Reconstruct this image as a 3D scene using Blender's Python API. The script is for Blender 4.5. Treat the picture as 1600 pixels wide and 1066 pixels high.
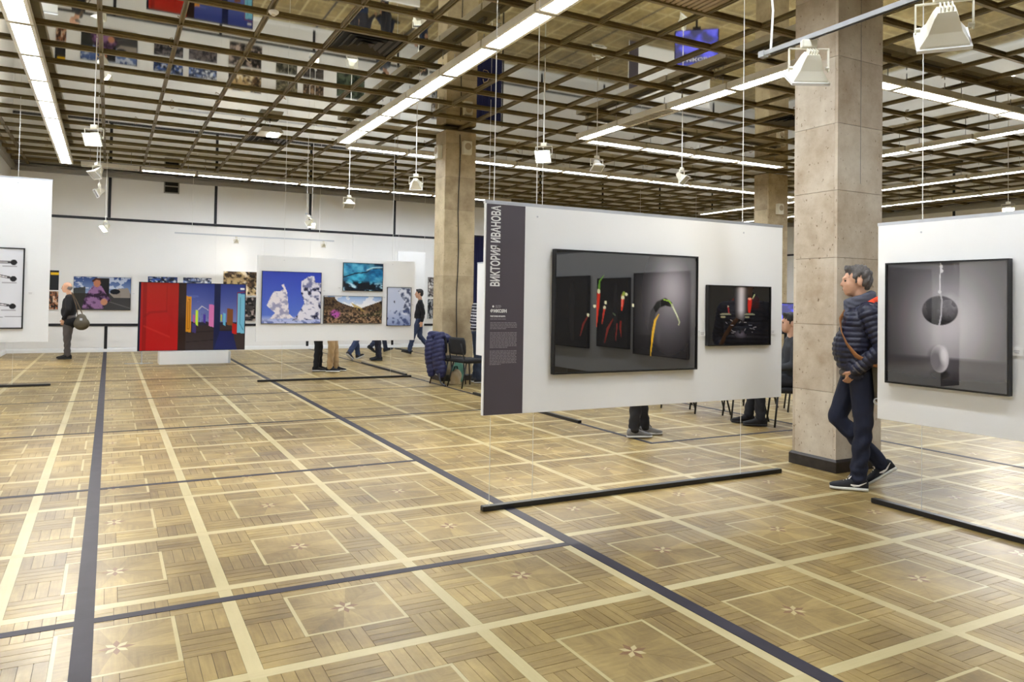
import bpy, bmesh, math, random
import numpy as np
from mathutils import Vector, Matrix, Euler

# ------------------------------------------------------------------ scene, camera, light, exposure
scn = bpy.context.scene
COL = scn.collection
for o in list(bpy.data.objects): bpy.data.objects.remove(o)
random.seed(7); RNG = np.random.default_rng(7)

cam_d = bpy.data.cameras.new('camera'); cam = bpy.data.objects.new('camera', cam_d); COL.objects.link(cam)
CAM = Vector((0, 0, 1.48))
FW = Vector((0.46545, 0.88478, 0.02261)).normalized(); RT = Vector((0.88472, -0.46584, 0.01650)).normalized()
UP = RT.cross(FW).normalized(); RT = FW.cross(UP)
M = Matrix((RT, UP, -FW)).transposed().to_4x4(); M.translation = CAM
cam.matrix_world = M
cam_d.sensor_width = 36.0; cam_d.lens = 1166.7/1600*36
cam_d.shift_x = (800-785.5)/1600; cam_d.shift_y = (443.3-533)/1600
cam_d.clip_start = 0.05; cam_d.clip_end = 200
scn.camera = cam

world = bpy.data.worlds.new('world'); scn.world = world; world.use_nodes = True
world.node_tree.nodes['Background'].inputs[0].default_value = (0.8, 0.85, 0.9, 1)
world.node_tree.nodes['Background'].inputs[1].default_value = 0.05
scn.view_settings.view_transform = 'Standard'; scn.view_settings.look = 'None'
scn.view_settings.exposure = 1.66; scn.view_settings.gamma = 1.0
scn.view_settings.use_curve_mapping = False
TUBE = 18.0          # emission of the luminaire diffusers
FLOOD = 60.0         # emission of a lit flood's glass

# ------------------------------------------------------------------ room numbers
XL, XR, YB, YF, HC = -2.2, 23.0, 21.6, -6.0, 4.64
T, TX, TY = 0.97, 0.548, 3.052            # parquet tile and origin
CSX, CSY, CX0, CY0 = 0.832, 0.815, 1.488, 8.553   # ceiling grid

# ------------------------------------------------------------------ helpers
def lin(c):
    return tuple(((x/255)/12.92 if x/255 <= .04045 else ((x/255+.055)/1.055)**2.4) for x in c)
def tag(o, label=None, cat=None, group=None, kind=None):
    if label: o['label'] = label
    if cat: o['category'] = cat
    if group: o['group'] = group
    if kind: o['kind'] = kind
    return o
def empty(name, loc=(0, 0, 0), rz=0, label=None, cat=None, group=None):
    o = bpy.data.objects.new(name, None); COL.objects.link(o); o.empty_display_size = .1
    o.location = loc; o.rotation_euler = (0, 0, rz)
    return tag(o, label, cat, group)
def link(name, me, parent=None, mat=None):
    o = bpy.data.objects.new(name, me); COL.objects.link(o)
    if mat is not None and len(me.materials) == 0: me.materials.append(mat)
    if parent is not None: o.parent = parent
    return o
def copy_tree(o, parent=None):
    c = o.copy(); COL.objects.link(c); c.parent = parent
    for ch in [x for x in bpy.data.objects if x.parent == o]: copy_tree(ch, c)
    return c

class MB:
    """collects shapes and links them as one mesh object"""
    def __init__(s): s.v = []; s.f = []; s.m = []
    def add(s, vs, fs, mi=0):
        b = len(s.v); s.v += [tuple(v) for v in vs]; s.f += [tuple(i+b for i in f) for f in fs]; s.m += [mi]*len(fs); return s
    def box(s, c, d, rot=None, mi=0, taper=1.0):
        x, y, z = d[0]/2, d[1]/2, d[2]/2
        vs = [Vector((sx*x*(taper if sz > 0 else 1), sy*y*(taper if sz > 0 else 1), sz*z)) for sz in (-1, 1) for sy in (-1, 1) for sx in (-1, 1)]
        if rot is not None: vs = [rot @ v for v in vs]
        c = Vector(c); vs = [v+c for v in vs]
        return s.add(vs, [(0, 2, 3, 1), (4, 5, 7, 6), (0, 1, 5, 4), (2, 6, 7, 3), (0, 4, 6, 2), (1, 3, 7, 5)], mi)
    def cbox(s, c, d, ch, rot=None, mi=0):
        """box with chamfered edges"""
        bm = bmesh.new(); bmesh.ops.create_cube(bm, size=1)
        for v in bm.verts: v.co = Vector((v.co.x*d[0], v.co.y*d[1], v.co.z*d[2]))
        bmesh.ops.bevel(bm, geom=list(bm.edges)+list(bm.verts), offset=ch, segments=2, affect='EDGES', profile=.5)
        vs = [v.co.copy() for v in bm.verts]; bm.verts.index_update()
        fs = [tuple(v.index for v in f.verts) for f in bm.faces]; bm.free()
        if rot is not None: vs = [rot @ v for v in vs]
        c = Vector(c)
        return s.add([v+c for v in vs], fs, mi)
    def tube(s, pts, r, n=8, mi=0, cap=True, flat=1.0, upv=None):
        pts = [Vector(p) for p in pts]; k = len(pts)
        rs = r if isinstance(r, (list, tuple)) else [r]*k
        b = len(s.v); prev = None
        for i, p in enumerate(pts):
            t = (pts[min(i+1, k-1)]-pts[max(i-1, 0)]).normalized()
            ref = Vector(upv) if upv is not None else (prev if prev is not None else (Vector((0, 0, 1)) if abs(t.z) < .9 else Vector((1, 0, 0))))
            a = (ref - t*ref.dot(t)).normalized(); c = t.cross(a); prev = a
            for j in range(n):
                q = 2*math.pi*j/n
                s.v.append(tuple(p + a*math.cos(q)*rs[i] + c*math.sin(q)*rs[i]*flat))
        for i in range(k-1):
            for j in range(n):
                s.f.append((b+i*n+j, b+i*n+(j+1) % n, b+(i+1)*n+(j+1) % n, b+(i+1)*n+j)); s.m.append(mi)
        if cap:
            s.f.append(tuple(b+j for j in reversed(range(n)))); s.m.append(mi)
            s.f.append(tuple(b+(k-1)*n+j for j in range(n))); s.m.append(mi)
        return s
    def caps(s, p0, p1, r0, r1, n=12):
        """tapered capsule"""
        p0, p1 = Vector(p0), Vector(p1); t = (p1-p0); L = t.length; t = t/L if L > 1e-6 else Vector((0, 0, 1))
        pts, rs = [], []
        for k in (-.98, -.8, -.5, 0): pts.append(p0+t*r0*k); rs.append(r0*math.sqrt(max(0, 1-k*k)))
        for k in (0, .5, .8, .98): pts.append(p1+t*r1*k); rs.append(r1*math.sqrt(max(0, 1-k*k)))
        return s.tube(pts, rs, n)
    def ell(s, c, r, rot=None, nu=14, nv=9):
        vs, fs = [], []
        for i in range(nv+1):
            th = math.pi*(i/nv)
            for j in range(nu):
                ph = 2*math.pi*j/nu
                v = Vector((r[0]*math.sin(th)*math.cos(ph), r[1]*math.sin(th)*math.sin(ph), r[2]*math.cos(th)))
                if rot is not None: v = rot @ v
                vs.append(v+Vector(c))
        for i in range(nv):
            for j in range(nu):
                fs.append((i*nu+j, (i+1)*nu+j, (i+1)*nu+(j+1) % nu, i*nu+(j+1) % nu))
        return s.add(vs, fs)
    def mesh(s, name, mats, smooth=False):
        me = bpy.data.meshes.new(name); me.from_pydata(s.v, [], s.f)
        for m in (mats if isinstance(mats, (list, tuple)) else [mats]): me.materials.append(m)
        if any(s.m): me.polygons.foreach_set('material_index', s.m)
        if smooth: me.polygons.foreach_set('use_smooth', [True]*len(s.f))
        me.update(); return me
    def build(s, name, mats, parent=None, smooth=False, loc=None):
        o = link(name, s.mesh(name, mats, smooth), parent)
        if loc is not None: o.location = loc
        return o

def mat(name, col, rough=.5, metal=0, spec=.5, emit=None, es=0, coat=0, coat_r=.05, ior=1.5, noise=None, bump=None, alpha=1):
    m = bpy.data.materials.new(name); m.use_nodes = True; nt = m.node_tree; b = nt.nodes['Principled BSDF']
    c = lin(col); b.inputs['Base Color'].default_value = (*c, 1); b.inputs['Roughness'].default_value = rough
    b.inputs['Metallic'].default_value = metal; b.inputs['Specular IOR Level'].default_value = spec; b.inputs['IOR'].default_value = ior
    b.inputs['Coat Weight'].default_value = coat; b.inputs['Coat Roughness'].default_value = coat_r
    if emit is not None:
        b.inputs['Emission Color'].default_value = (*lin(emit), 1); b.inputs['Emission Strength'].default_value = es
    if noise:                                      # (scale, amount): mottled colour
        tc = nt.nodes.new('ShaderNodeTexCoord'); n = nt.nodes.new('ShaderNodeTexNoise'); n.inputs['Scale'].default_value = noise[0]; n.inputs['Detail'].default_value = 6
        r = nt.nodes.new('ShaderNodeValToRGB'); a = noise[1]
        r.color_ramp.elements[0].position = .3; r.color_ramp.elements[1].position = .7
        r.color_ramp.elements[0].color = (*[x*(1-a) for x in c], 1); r.color_ramp.elements[1].color = (*[min(1, x*(1+a)) for x in c], 1)
        nt.links.new(tc.outputs['Object'], n.inputs['Vector']); nt.links.new(n.outputs['Fac'], r.inputs['Fac']); nt.links.new(r.outputs['Color'], b.inputs['Base Color'])
    if bump:
        tc = nt.nodes.new('ShaderNodeTexCoord'); n = nt.nodes.new('ShaderNodeTexNoise'); n.inputs['Scale'].default_value = bump[0]; n.inputs['Detail'].default_value = 5
        bp = nt.nodes.new('ShaderNodeBump'); bp.inputs['Strength'].default_value = bump[1]; bp.inputs['Distance'].default_value = .01
        nt.links.new(tc.outputs['Object'], n.inputs['Vector']); nt.links.new(n.outputs['Fac'], bp.inputs['Height']); nt.links.new(bp.outputs['Normal'], b.inputs['Normal'])
    return m

def N(nt, t, **kw):
    n = nt.nodes.new(t)
    for k, v in kw.items(): setattr(n, k, v)
    return n

def wood(name, c0, c1, rough=.36, dirt=True):
    """varnished wood: 'tone' picks the shade of a piece, 'dirn' the way its grain runs"""
    m = bpy.data.materials.new(name); m.use_nodes = True; nt = m.node_tree; L = nt.links.new; b = nt.nodes['Principled BSDF']
    geo = N(nt, 'ShaderNodeNewGeometry'); at = N(nt, 'ShaderNodeAttribute', attribute_name='tone'); ad = N(nt, 'ShaderNodeAttribute', attribute_name='dirn')
    cols = []
    for sc in ((5, 60, 1), (60, 5, 1)):
        mp = N(nt, 'ShaderNodeMapping'); mp.inputs['Scale'].default_value = sc
        nz = N(nt, 'ShaderNodeTexNoise'); nz.inputs['Scale'].default_value = 1.0; nz.inputs['Detail'].default_value = 4
        L(geo.outputs['Position'], mp.inputs['Vector']); L(mp.outputs['Vector'], nz.inputs['Vector']); cols.append(nz)
    mx = N(nt, 'ShaderNodeMix', data_type='FLOAT'); L(ad.outputs['Fac'], mx.inputs[0]); L(cols[0].outputs['Fac'], mx.inputs[2]); L(cols[1].outputs['Fac'], mx.inputs[3])
    a1 = N(nt, 'ShaderNodeMath', operation='MULTIPLY_ADD'); L(mx.outputs[0], a1.inputs[0]); a1.inputs[1].default_value = .8; a1.inputs[2].default_value = -.40
    a2 = N(nt, 'ShaderNodeMath', operation='ADD', use_clamp=True); L(a1.outputs[0], a2.inputs[0]); L(at.outputs['Fac'], a2.inputs[1])
    r = N(nt, 'ShaderNodeValToRGB'); r.color_ramp.elements[0].color = (*lin(c0), 1); r.color_ramp.elements[1].color = (*lin(c1), 1)
    L(a2.outputs[0], r.inputs['Fac'])
    # wear: dark scuffed patches
    nz = N(nt, 'ShaderNodeTexNoise'); nz.inputs['Scale'].default_value = .9; nz.inputs['Detail'].default_value = 9; nz.inputs['Roughness'].default_value = .7
    L(geo.outputs['Position'], nz.inputs['Vector'])
    rr = N(nt, 'ShaderNodeValToRGB'); rr.color_ramp.elements[0].position = .37; rr.color_ramp.elements[1].position = .60
    rr.color_ramp.elements[0].color = (.50, .46, .40, 1); rr.color_ramp.elements[1].color = (1, 1, 1, 1)
    L(nz.outputs['Fac'], rr.inputs['Fac'])
    mm = N(nt, 'ShaderNodeMix', data_type='RGBA', blend_type='MULTIPLY'); mm.inputs[0].default_value = 1 if dirt else .3
    L(r.outputs['Color'], mm.inputs[6]); L(rr.outputs['Color'], mm.inputs[7]); L(mm.outputs[2], b.inputs['Base Color'])
    n2 = N(nt, 'ShaderNodeTexNoise'); n2.inputs['Scale'].default_value = 3; n2.inputs['Detail'].default_value = 6; L(geo.outputs['Position'], n2.inputs['Vector'])
    mr = N(nt, 'ShaderNodeMapRange'); mr.inputs[3].default_value = rough-.07; mr.inputs[4].default_value = rough+.1
    L(n2.outputs['Fac'], mr.inputs[0]); L(mr.outputs[0], b.inputs['Roughness'])
    n3 = N(nt, 'ShaderNodeTexNoise'); n3.inputs['Scale'].default_value = 14; L(geo.outputs['Position'], n3.inputs['Vector'])
    bp = N(nt, 'ShaderNodeBump'); bp.inputs['Strength'].default_value = .06; bp.inputs['Distance'].default_value = .01
    L(n3.outputs['Fac'], bp.inputs['Height']); L(bp.outputs['Normal'], b.inputs['Normal'])
    b.inputs['Specular IOR Level'].default_value = .3
    return m

def stone(name, c0, c1):
    m = bpy.data.materials.new(name); m.use_nodes = True; nt = m.node_tree; L = nt.links.new; b = nt.nodes['Principled BSDF']
    geo = N(nt, 'ShaderNodeNewGeometry')
    n1 = N(nt, 'ShaderNodeTexNoise'); n1.inputs['Scale'].default_value = 3.5; n1.inputs['Detail'].default_value = 9; n1.inputs['Roughness'].default_value = .65
    L(geo.outputs['Position'], n1.inputs['Vector'])
    oi = N(nt, 'ShaderNodeObjectInfo')
    a = N(nt, 'ShaderNodeMath', operation='MULTIPLY_ADD'); L(oi.outputs['Random'], a.inputs[0]); a.inputs[1].default_value = .22; L(n1.outputs['Fac'], a.inputs[2])
    r = N(nt, 'ShaderNodeValToRGB'); r.color_ramp.elements[0].position = .35; r.color_ramp.elements[1].position = .78
    r.color_ramp.elements[0].color = (*lin(c0), 1); r.color_ramp.elements[1].color = (*lin(c1), 1); L(a.outputs[0], r.inputs['Fac'])
    vo = N(nt, 'ShaderNodeTexNoise'); vo.inputs['Scale'].default_value = 34; vo.inputs['Detail'].default_value = 2
    mp = N(nt, 'ShaderNodeMapping'); mp.inputs['Scale'].default_value = (1, 1, .7); L(geo.outputs['Position'], mp.inputs['Vector']); L(mp.outputs['Vector'], vo.inputs['Vector'])
    r2 = N(nt, 'ShaderNodeValToRGB'); r2.color_ramp.elements[0].position = .27; r2.color_ramp.elements[1].position = .34
    r2.color_ramp.elements[0].color = (.45, .38, .30, 1); r2.color_ramp.elements[1].color = (1, 1, 1, 1); L(vo.outputs['Fac'], r2.inputs['Fac'])
    mm = N(nt, 'ShaderNodeMix', data_type='RGBA', blend_type='MULTIPLY'); mm.inputs[0].default_value = 1
    L(r.outputs['Color'], mm.inputs[6]); L(r2.outputs['Color'], mm.inputs[7]); L(mm.outputs[2], b.inputs['Base Color'])
    bp = N(nt, 'ShaderNodeBump'); bp.inputs['Strength'].default_value = .35; bp.inputs['Distance'].default_value = .006
    L(r2.outputs['Color'], bp.inputs['Height']); L(bp.outputs['Normal'], b.inputs['Normal'])
    b.inputs['Roughness'].default_value = .6
    return m

# ------------------------------------------------------------------ materials
M_oak = wood('oak_parquet', (124, 100, 56), (186, 160, 100))
M_maple = wood('pale_strip', (184, 168, 120), (200, 184, 138), dirt=False)
M_star = wood('star_inlay', (112, 78, 50), (146, 106, 70), dirt=False)
M_seam = mat('parquet_seam', (84, 66, 40), .7)
M_band = mat('dark_band', (52, 48, 56), .55, spec=.2, noise=(6, .15))
M_wall = mat('wall_paint', (236, 234, 230), .6, noise=(.6, .02))
M_panelw = mat('panel_white', (238, 237, 234), .45, noise=(1.2, .012))
M_rail = mat('wall_rail', (24, 24, 30), .45)
M_trim = mat('grey_trim', (150, 146, 138), .5)
M_base = mat('baseboard', (240, 240, 238), .5)
M_beam = mat('ceiling_beam', (112, 96, 56), .45, noise=(5, .2))
M_cslab = mat('ceiling_slab', (60, 56, 46), .8)
M_mirror = mat('ceiling_panel', (200, 196, 180), .03, metal=1.0)
M_dark = mat('black_metal', (24, 22, 22), .38)
M_alu = mat('aluminium', (196, 198, 202), .35, metal=.6)
M_house = mat('luminaire_housing', (214, 208, 192), .5)
M_lit = mat('lit_diffuser', (255, 255, 255), .5, emit=(230, 240, 255), es=TUBE)
M_unlit = mat('unlit_louver', (150, 145, 132), .35, metal=.4)
M_cream = mat('cream_metal', (222, 216, 196), .45)
M_floodlit = mat('flood_glass_lit', (255, 250, 240), .3, emit=(255, 238, 206), es=FLOOD)
M_floodsoft = mat('flood_glass_dimmed', (255, 250, 240), .3, emit=(255, 244, 222), es=FLOOD*.36)
M_floodoff = mat('flood_glass', (170, 168, 158), .12, coat=1)
M_cable = mat('white_cable', (228, 226, 218), .5)
M_cableb = mat('black_cable', (30, 28, 28), .5)
M_mortar = mat('mortar', (140, 122, 98), .8)
M_stone = stone('column_stone', (164, 144, 118), (208, 197, 178))
M_stone2 = stone('column_stone_far', (150, 130, 98), (196, 178, 142))
M_plinth = mat('plinth_stone', (38, 32, 30), .35, noise=(14, .5))
M_vent = mat('vent_metal', (52, 45, 34), .45, metal=.3)
M_ventd = mat('vent_void', (14, 13, 12), .8)
M_louver = mat('beige_louver', (176, 158, 128), .5)
M_white = mat('white_paint', (236, 235, 232), .5)
M_strip = mat('slate_banner', (78, 70, 76), .55)
M_print_w = mat('banner_lettering', (238, 236, 232), .55)
M_print_g = mat('banner_fine_print', (146, 138, 142), .55)
M_frame = mat('black_frame', (18, 17, 18), .35)
M_framew = mat('pale_frame_edge', (220, 218, 214), .45)

# ------------------------------------------------------------------ floor
def in_view(x, y, z, m=60):
    d = Vector((x, y, z))-CAM; f = d.dot(FW)
    if f < .3: return None
    px = 785.5+1166.7*d.dot(RT)/f; py = 443.3-1166.7*d.dot(UP)/f
    return (px, py) if -m < px < 1600+m and -m < py < 1066+m else None

floor = MB().box(((XL+XR)/2, (YB+YF)/2, -.053), (XR-XL, YB-YF, .1)).build('floor', M_seam); tag(floor, kind='structure')

def rect(x0, y0, x1, y1): return [(x0, y0), (x1, y0), (x1, y1), (x0, y1)]
SW, HF, FWD = .062, .24, .017      # strip width, half frame, frame strip width
def tile_pieces(rng):
    """convex pieces of one tile, local to its corner; (kind, polygon, tone, grain direction)"""
    P = []; g = .0012
    P.append(('light_strip', rect(-SW/2, -SW/2+SW, SW/2, T-SW/2), rng.uniform(.2, .9), 1))
    P.append(('light_strip', rect(SW/2-SW, -SW/2, T-SW/2, SW/2), rng.uniform(.2, .9), 0))
    a, b = SW/2, T-SW/2; c = T/2; f0, f1 = c-HF, c+HF
    # four pinwheel arms of basket-weave blocks
    arms = [((a, a, f1, f0), 0), ((f1, a, b, f1), 1), ((f0, f1, b, b), 0), ((a, f0, f0, b), 1)]
    for (x0, y0, x1, y1), d in arms:
        Lx, Ly = x1-x0, y1-y0; nb = 3
        for k in range(nb):
            if d == 0: bx = (x0+Lx*k/nb, y0, x0+Lx*(k+1)/nb, y1)
            else: bx = (x0, y0+Ly*k/nb, x1, y0+Ly*(k+1)/nb)
            run = (k+d) % 2; base = rng.uniform(.35, .72); npl = 4
            for q in range(npl):
                if run: r = (bx[0]+(bx[2]-bx[0])*q/npl, bx[1], bx[0]+(bx[2]-bx[0])*(q+1)/npl, bx[3])
                else: r = (bx[0], bx[1]+(bx[3]-bx[1])*q/npl, bx[2], bx[1]+(bx[3]-bx[1])*(q+1)/npl)
                P.append(('plank', rect(r[0]+g, r[1]+g, r[2]-g, r[3]-g), min(1, max(0, base+rng.uniform(-.2, .2))), run))
    for r, d in ((rect(f0, f0, f1, f0+FWD), 0), (rect(f0, f1-FWD, f1, f1), 0), (rect(f0, f0+FWD, f0+FWD, f1-FWD), 1), (rect(f1-FWD, f0+FWD, f1, f1-FWD), 1)):
        P.append(('frame_strip', r, rng.uniform(.0, .6), d))
    h = HF-FWD; ring = [(-h, -h), (-.3*h, -h), (.3*h, -h), (h, -h), (h, -.3*h), (h, .3*h), (h, h), (.3*h, h), (-.3*h, h), (-h, h), (-h, .3*h), (-h, -.3*h)]
    for k in range(12):
        p, q = ring[k], ring[(k+1) % 12]
        P.append(('wedge', [(c, c), (c+p[0], c+p[1]), (c+q[0], c+q[1])], (.48, .72, .52)[k % 3]+rng.uniform(-.1, .1), 1 if k//3 % 2 == 0 else 0))
    return P, c
def star(c, x, y, rng):
    out = []
    for k in range(8):
        an = math.pi/4*k+math.pi/8*0; r = .072 if k % 2 == 0 else .06; w = .014
        d = Vector((math.cos(an), math.sin(an))); nrm = Vector((-d.y, d.x))
        out.append(([(x+c, y+c), tuple(Vector((x+c, y+c))+d*r*.55-nrm*w), tuple(Vector((x+c, y+c))+d*r), tuple(Vector((x+c, y+c))+d*r*.55+nrm*w)], 2 if k % 2 == 0 else 1))
    return out
FM = [M_oak, M_maple, M_star]
KM = {'light_strip': 1, 'plank': 0, 'frame_strip': 1, 'wedge': 0}
pieces = []; stars = []
rng = random.Random(3)
i0, i1 = int((XL-TX)//T), int((XR-TX)//T)+1; j0, j1 = int((YF-TY)//T), int((YB-TY)//T)+1
for i in range(i0, i1):
    for j in range(j0, j1):
        x, y = TX+i*T, TY+j*T
        P, c = tile_pieces(rng); dist = (Vector((x+c, y+c, 0))-CAM).length
        for kind, poly, tone, dr in P:
            pl = [(min(XR-.002, max(XL+.002, px+x)), min(YB-.002, max(YF, py+y))) for px, py in poly]
            xs = [p[0] for p in pl]; ys = [p[1] for p in pl]
            if max(xs)-min(xs) < .004 or max(ys)-min(ys) < .004: continue
            cx, cy = sum(xs)/len(xs), sum(ys)/len(ys)
            v = in_view(cx, cy, 0, -4)
            pieces.append((v is None, (Vector((cx, cy, 0))-CAM).length, kind, pl, tone, dr))
        if XL+.3 < x+c < XR-.3 and y+c < YB-.3:
            v = in_view(x+c, y+c, 0, 0); stars.append((v is None, dist, c, x, y))
pieces.sort(key=lambda p: (p[0], p[1]))
LIM = {'plank': 300, 'light_strip': 160, 'frame_strip': 160, 'wedge': 280}
def slab(pl, zt, thick=.003):
    n = len(pl)
    vs = [(p[0], p[1], zt) for p in pl]+[(p[0], p[1], zt-thick) for p in pl]
    fs = [tuple(range(n))]+[(k, n+k, n+(k+1) % n, (k+1) % n) for k in range(n)]
    return vs, fs
def set_attr(me, tones, dirs):
    a = me.attributes.new('tone', 'FLOAT', 'FACE'); a.data.foreach_set('value', tones)
    a = me.attributes.new('dirn', 'FLOAT', 'FACE'); a.data.foreach_set('value', dirs)
cnt = {}
rest = MB(); rt, rd = [], []
for hid, dist, kind, pl, tone, dr in pieces:
    zt = rng.uniform(-.0006, 0)
    if not hid and cnt.get(kind, 0) < LIM[kind]:
        cnt[kind] = cnt.get(kind, 0)+1
        vs, fs = slab(pl, zt)
        me = bpy.data.meshes.new(kind); me.from_pydata(vs, [], fs); me.materials.append(FM[KM[kind]])
        set_attr(me, [tone]*len(fs), [float(dr)]*len(fs)); link(kind, me, floor)
    else:
        vs, fs = slab(pl, zt) if dist < 9 else ([(p[0], p[1], zt) for p in pl], [tuple(range(len(pl)))])
        rest.add(vs, fs, KM[kind]); rt += [tone]*len(fs); rd += [float(dr)]*len(fs)
stars.sort()
for n, (hid, dist, c, x, y) in enumerate(stars):
    if not hid and n < 30:
        mb = MB()
        for pl, mi in star(c, x, y, rng): mb.add([(p[0], p[1], .0006) for p in pl], [(0, 1, 2, 3)], mi)
        o = mb.build('star_inlay', FM, floor); set_attr(o.data, [.5]*8, [0.]*8)
    elif dist < 14:
        for pl, mi in star(c, x, y, rng): rest.add([(p[0], p[1], .0006) for p in pl], [(0, 1, 2, 3)], mi); rt.append(.5); rd.append(0.)
o = rest.build('parquet_pieces', FM, floor); set_attr(o.data, rt, rd); o['kind'] = 'stuff'
# dark inlaid bands
def band(x0, y0, x1, y1):
    MB().box(((x0+x1)/2, (y0+y1)/2, -.001 if y1-y0 > x1-x0 else -.0016), (x1-x0, y1-y0, .006)).build('dark_band', M_band, floor)
for x, w in ((-.065, .08), (2.555, .08), (5.10, .06), (7.58, .06), (12.7, .06), (17.8, .06)):
    band(x-w/2, 6.23 if x == 5.10 else YF+.1, x+w/2, YB-.02)
for y, x0, x1 in ((3.87, XL, 2.515), (6.45, XL, 2.515), (6.26, 5.07, 7.55), (9.08, XL, 5.07), (11.8, XL, 5.07), (14.4, XL, 2.5), (17.05, XL, 5.07), (9.0, 7.61, 12.67), (14.3, 5.13, 12.67)):
    band(x0+.01, y-.028, x1, y+.028)

# ------------------------------------------------------------------ walls
def wall_y(name, y, face):
    w = MB().box(((XL+XR)/2, y+.06*face, HC/2), (XR-XL+.24, .12, HC+.1)).build(name, M_wall); tag(w, kind='structure'); return w
def wall_x(name, x, face):
    w = MB().box((x+.06*face, (YB+YF)/2, HC/2), (.12, YB-YF, HC+.1)).build(name, M_wall); tag(w, kind='structure'); return w
wb = wall_y('wall_back', YB, 1); wf = wall_y('wall_front', YF, -1); wl = wall_x('wall_left', XL, -1); wr = wall_x('wall_right', XR, 1)
MOD = 2.555; VX = [-.06+MOD*k for k in range(0, 9)]
for k, x in enumerate([-.06-MOD]+VX):
    x1 = x+MOD; xa, xb = max(x, XL)+.036, min(x1, XR)-.036
    if xb-xa < .1: continue
    MB().box(((xa+xb)/2, YB-.006, (3.43+4.46)/2), (xb-xa, .012, 4.46-3.43)).build('wall_panel', M_wall, wb)
    MB().box(((xa+xb)/2, YB-.006, (.115+.655)/2), (xb-xa, .012, .655-.115)).build('wall_panel', M_wall, wb)
    for q in range(2):
        ya, yb_ = xa+(xb-xa)*q/2+.002, xa+(xb-xa)*(q+1)/2-.002
        MB().box(((ya+yb_)/2, YB-.006, (.725+3.365)/2), (yb_-ya, .012, 3.365-.725)).build('wall_panel', M_wall, wb)
for x in VX:
    MB().box((x, YB-.012, 3.95), (.07, .024, 1.03)).build('wall_rail', M_rail, wb)
    MB().box((x, YB-.012, .335), (.07, .024, .64)).build('wall_rail', M_rail, wb)
for z in (3.398, .69): MB().box(((XL+XR)/2, YB-.014, z), (XR-XL, .028, .066)).build('wall_rail', M_rail, wb)
def profile_board(name, p0, p1, h, t, m):
    """moulded skirting along the wall; p0->p1 with the room on the left"""
    d = (Vector(p1)-Vector(p0)); d.z = 0; n = Vector((-d.y, d.x, 0)).normalized()
    sec = [(0, 0), (t, 0), (t, h*.7), (t*.6, h*.78), (t*.55, h*.93), (0, h)]
    vs = [Vector(p)+n*a+Vector((0, 0, b)) for p in (p0, p1) for a, b in sec]; k = len(sec)
    fs = [(i, i+1, k+i+1, k+i) for i in range(k-1)]+[tuple(range(k)), tuple(range(2*k-1, k-1, -1))]
    o = MB().add(vs, fs).build(name, m); tag(o, kind='structure'); return o
profile_board('baseboard_back', (XR, YB, 0), (XL, YB, 0), .11, .03, M_base)
profile_board('baseboard_left', (XL, YB-.03, 0), (XL, YF, 0), .11, .03, M_base)
profile_board('baseboard_right', (XR, YF, 0), (XR, YB-.03, 0), .11, .03, M_base)
for y in [YB-.06-MOD*k for k in range(1, 9)]:
    MB().box((XR-.012, y, 3.95), (.024, .07, 1.03)).build('wall_rail', M_rail, wr)
MB().box((XR-.014, (YB+YF)/2, 3.398), (.028, YB-YF-.1, .066)).build('wall_rail', M_rail, wr)
for n, (c, d) in enumerate((((XL+XR)/2, YB-.09, 4.5), (XR-XL, .18, .09)) if 0 else [(((XL+XR)/2, YB-.08, 4.515), (XR-XL-.02, .16, .10)), ((XR-.08, (YB+YF)/2, 4.515), (.16, YB-YF-.4, .10)), ((XL+.05, (YB+YF)/2, 4.54), (.1, YB-YF-.4, .10))]):
    mb = MB().box(c, d); ax = 0 if d[0] > d[1] else 1
    mb.box((c[0], c[1], c[2]+.085), (d[0] if ax == 0 else d[0]*.5, d[1]*.5 if ax == 0 else d[1], .05))
    tag(mb.build('trim_%d' % (n+1), M_trim), kind='structure')
g = empty('wall_vent', (1.385, YB-.014, 4.36), 0, 'small grey two-row vent grille high on the back wall', 'vent')
MB().box((0, 0, 0), (.37, .012, .35)).build('backing', M_ventd, g)
mb = MB()
for sx in (-1, 1): mb.box((sx*.175, -.012, 0), (.03, .02, .37))
for z in (-.175, 0, .175): mb.box((0, -.012, z), (.37, .02, .03))
mb.build('frame', M_trim, g)
for k in range(8): MB().box((0, -.01, -.14+.04*k), (.33, .016, .008), Euler((.6, 0, 0)).to_matrix()).build('slat', M_vent, g)

# ------------------------------------------------------------------ ceiling: mirror panels in a brown grid
ceil = MB().box(((XL+XR)/2, (YB+YF)/2, HC+.11), (XR-XL+.2, YB-YF+.2, .1)).build('ceiling', M_cslab); tag(ceil, kind='structure')
bx = [CX0+CSX*k for k in range(-5, 30) if XL < CX0+CSX*k < XR]; by = [CY0+CSY*k for k in range(-18, 20) if YF < CY0+CSY*k < YB-.1]
for x in bx:
    mb = MB().box((x, (YB+YF)/2, HC-.003), (.054, YB-YF-.02, .01)); mb.box((x-.016, (YB+YF)/2, HC-.015), (.014, YB-YF-.02, .018)); mb.box((x+.016, (YB+YF)/2, HC-.015), (.014, YB-YF-.02, .018))
    mb.build('grid_beam', M_beam, ceil)
for y in by:
    mb = MB().box(((XL+XR)/2, y, HC-.004), (XR-XL-.02, .064, .012)); mb.box(((XL+XR)/2, y, HC-.02), (XR-XL-.02, .044, .022))
    mb.build('grid_beam', M_beam, ceil)
VENT = {(2, 1): 0}
vent_cells = {(2.32, 8.553), (2.32, 15.07), (9.81, 8.553)}; louver_cell = (4.816, 5.29)
def near(a, b): return abs(a-b) < .1
cells = []
gx = [XL]+bx+[XR]; gy = [YF]+by+[YB]
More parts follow.
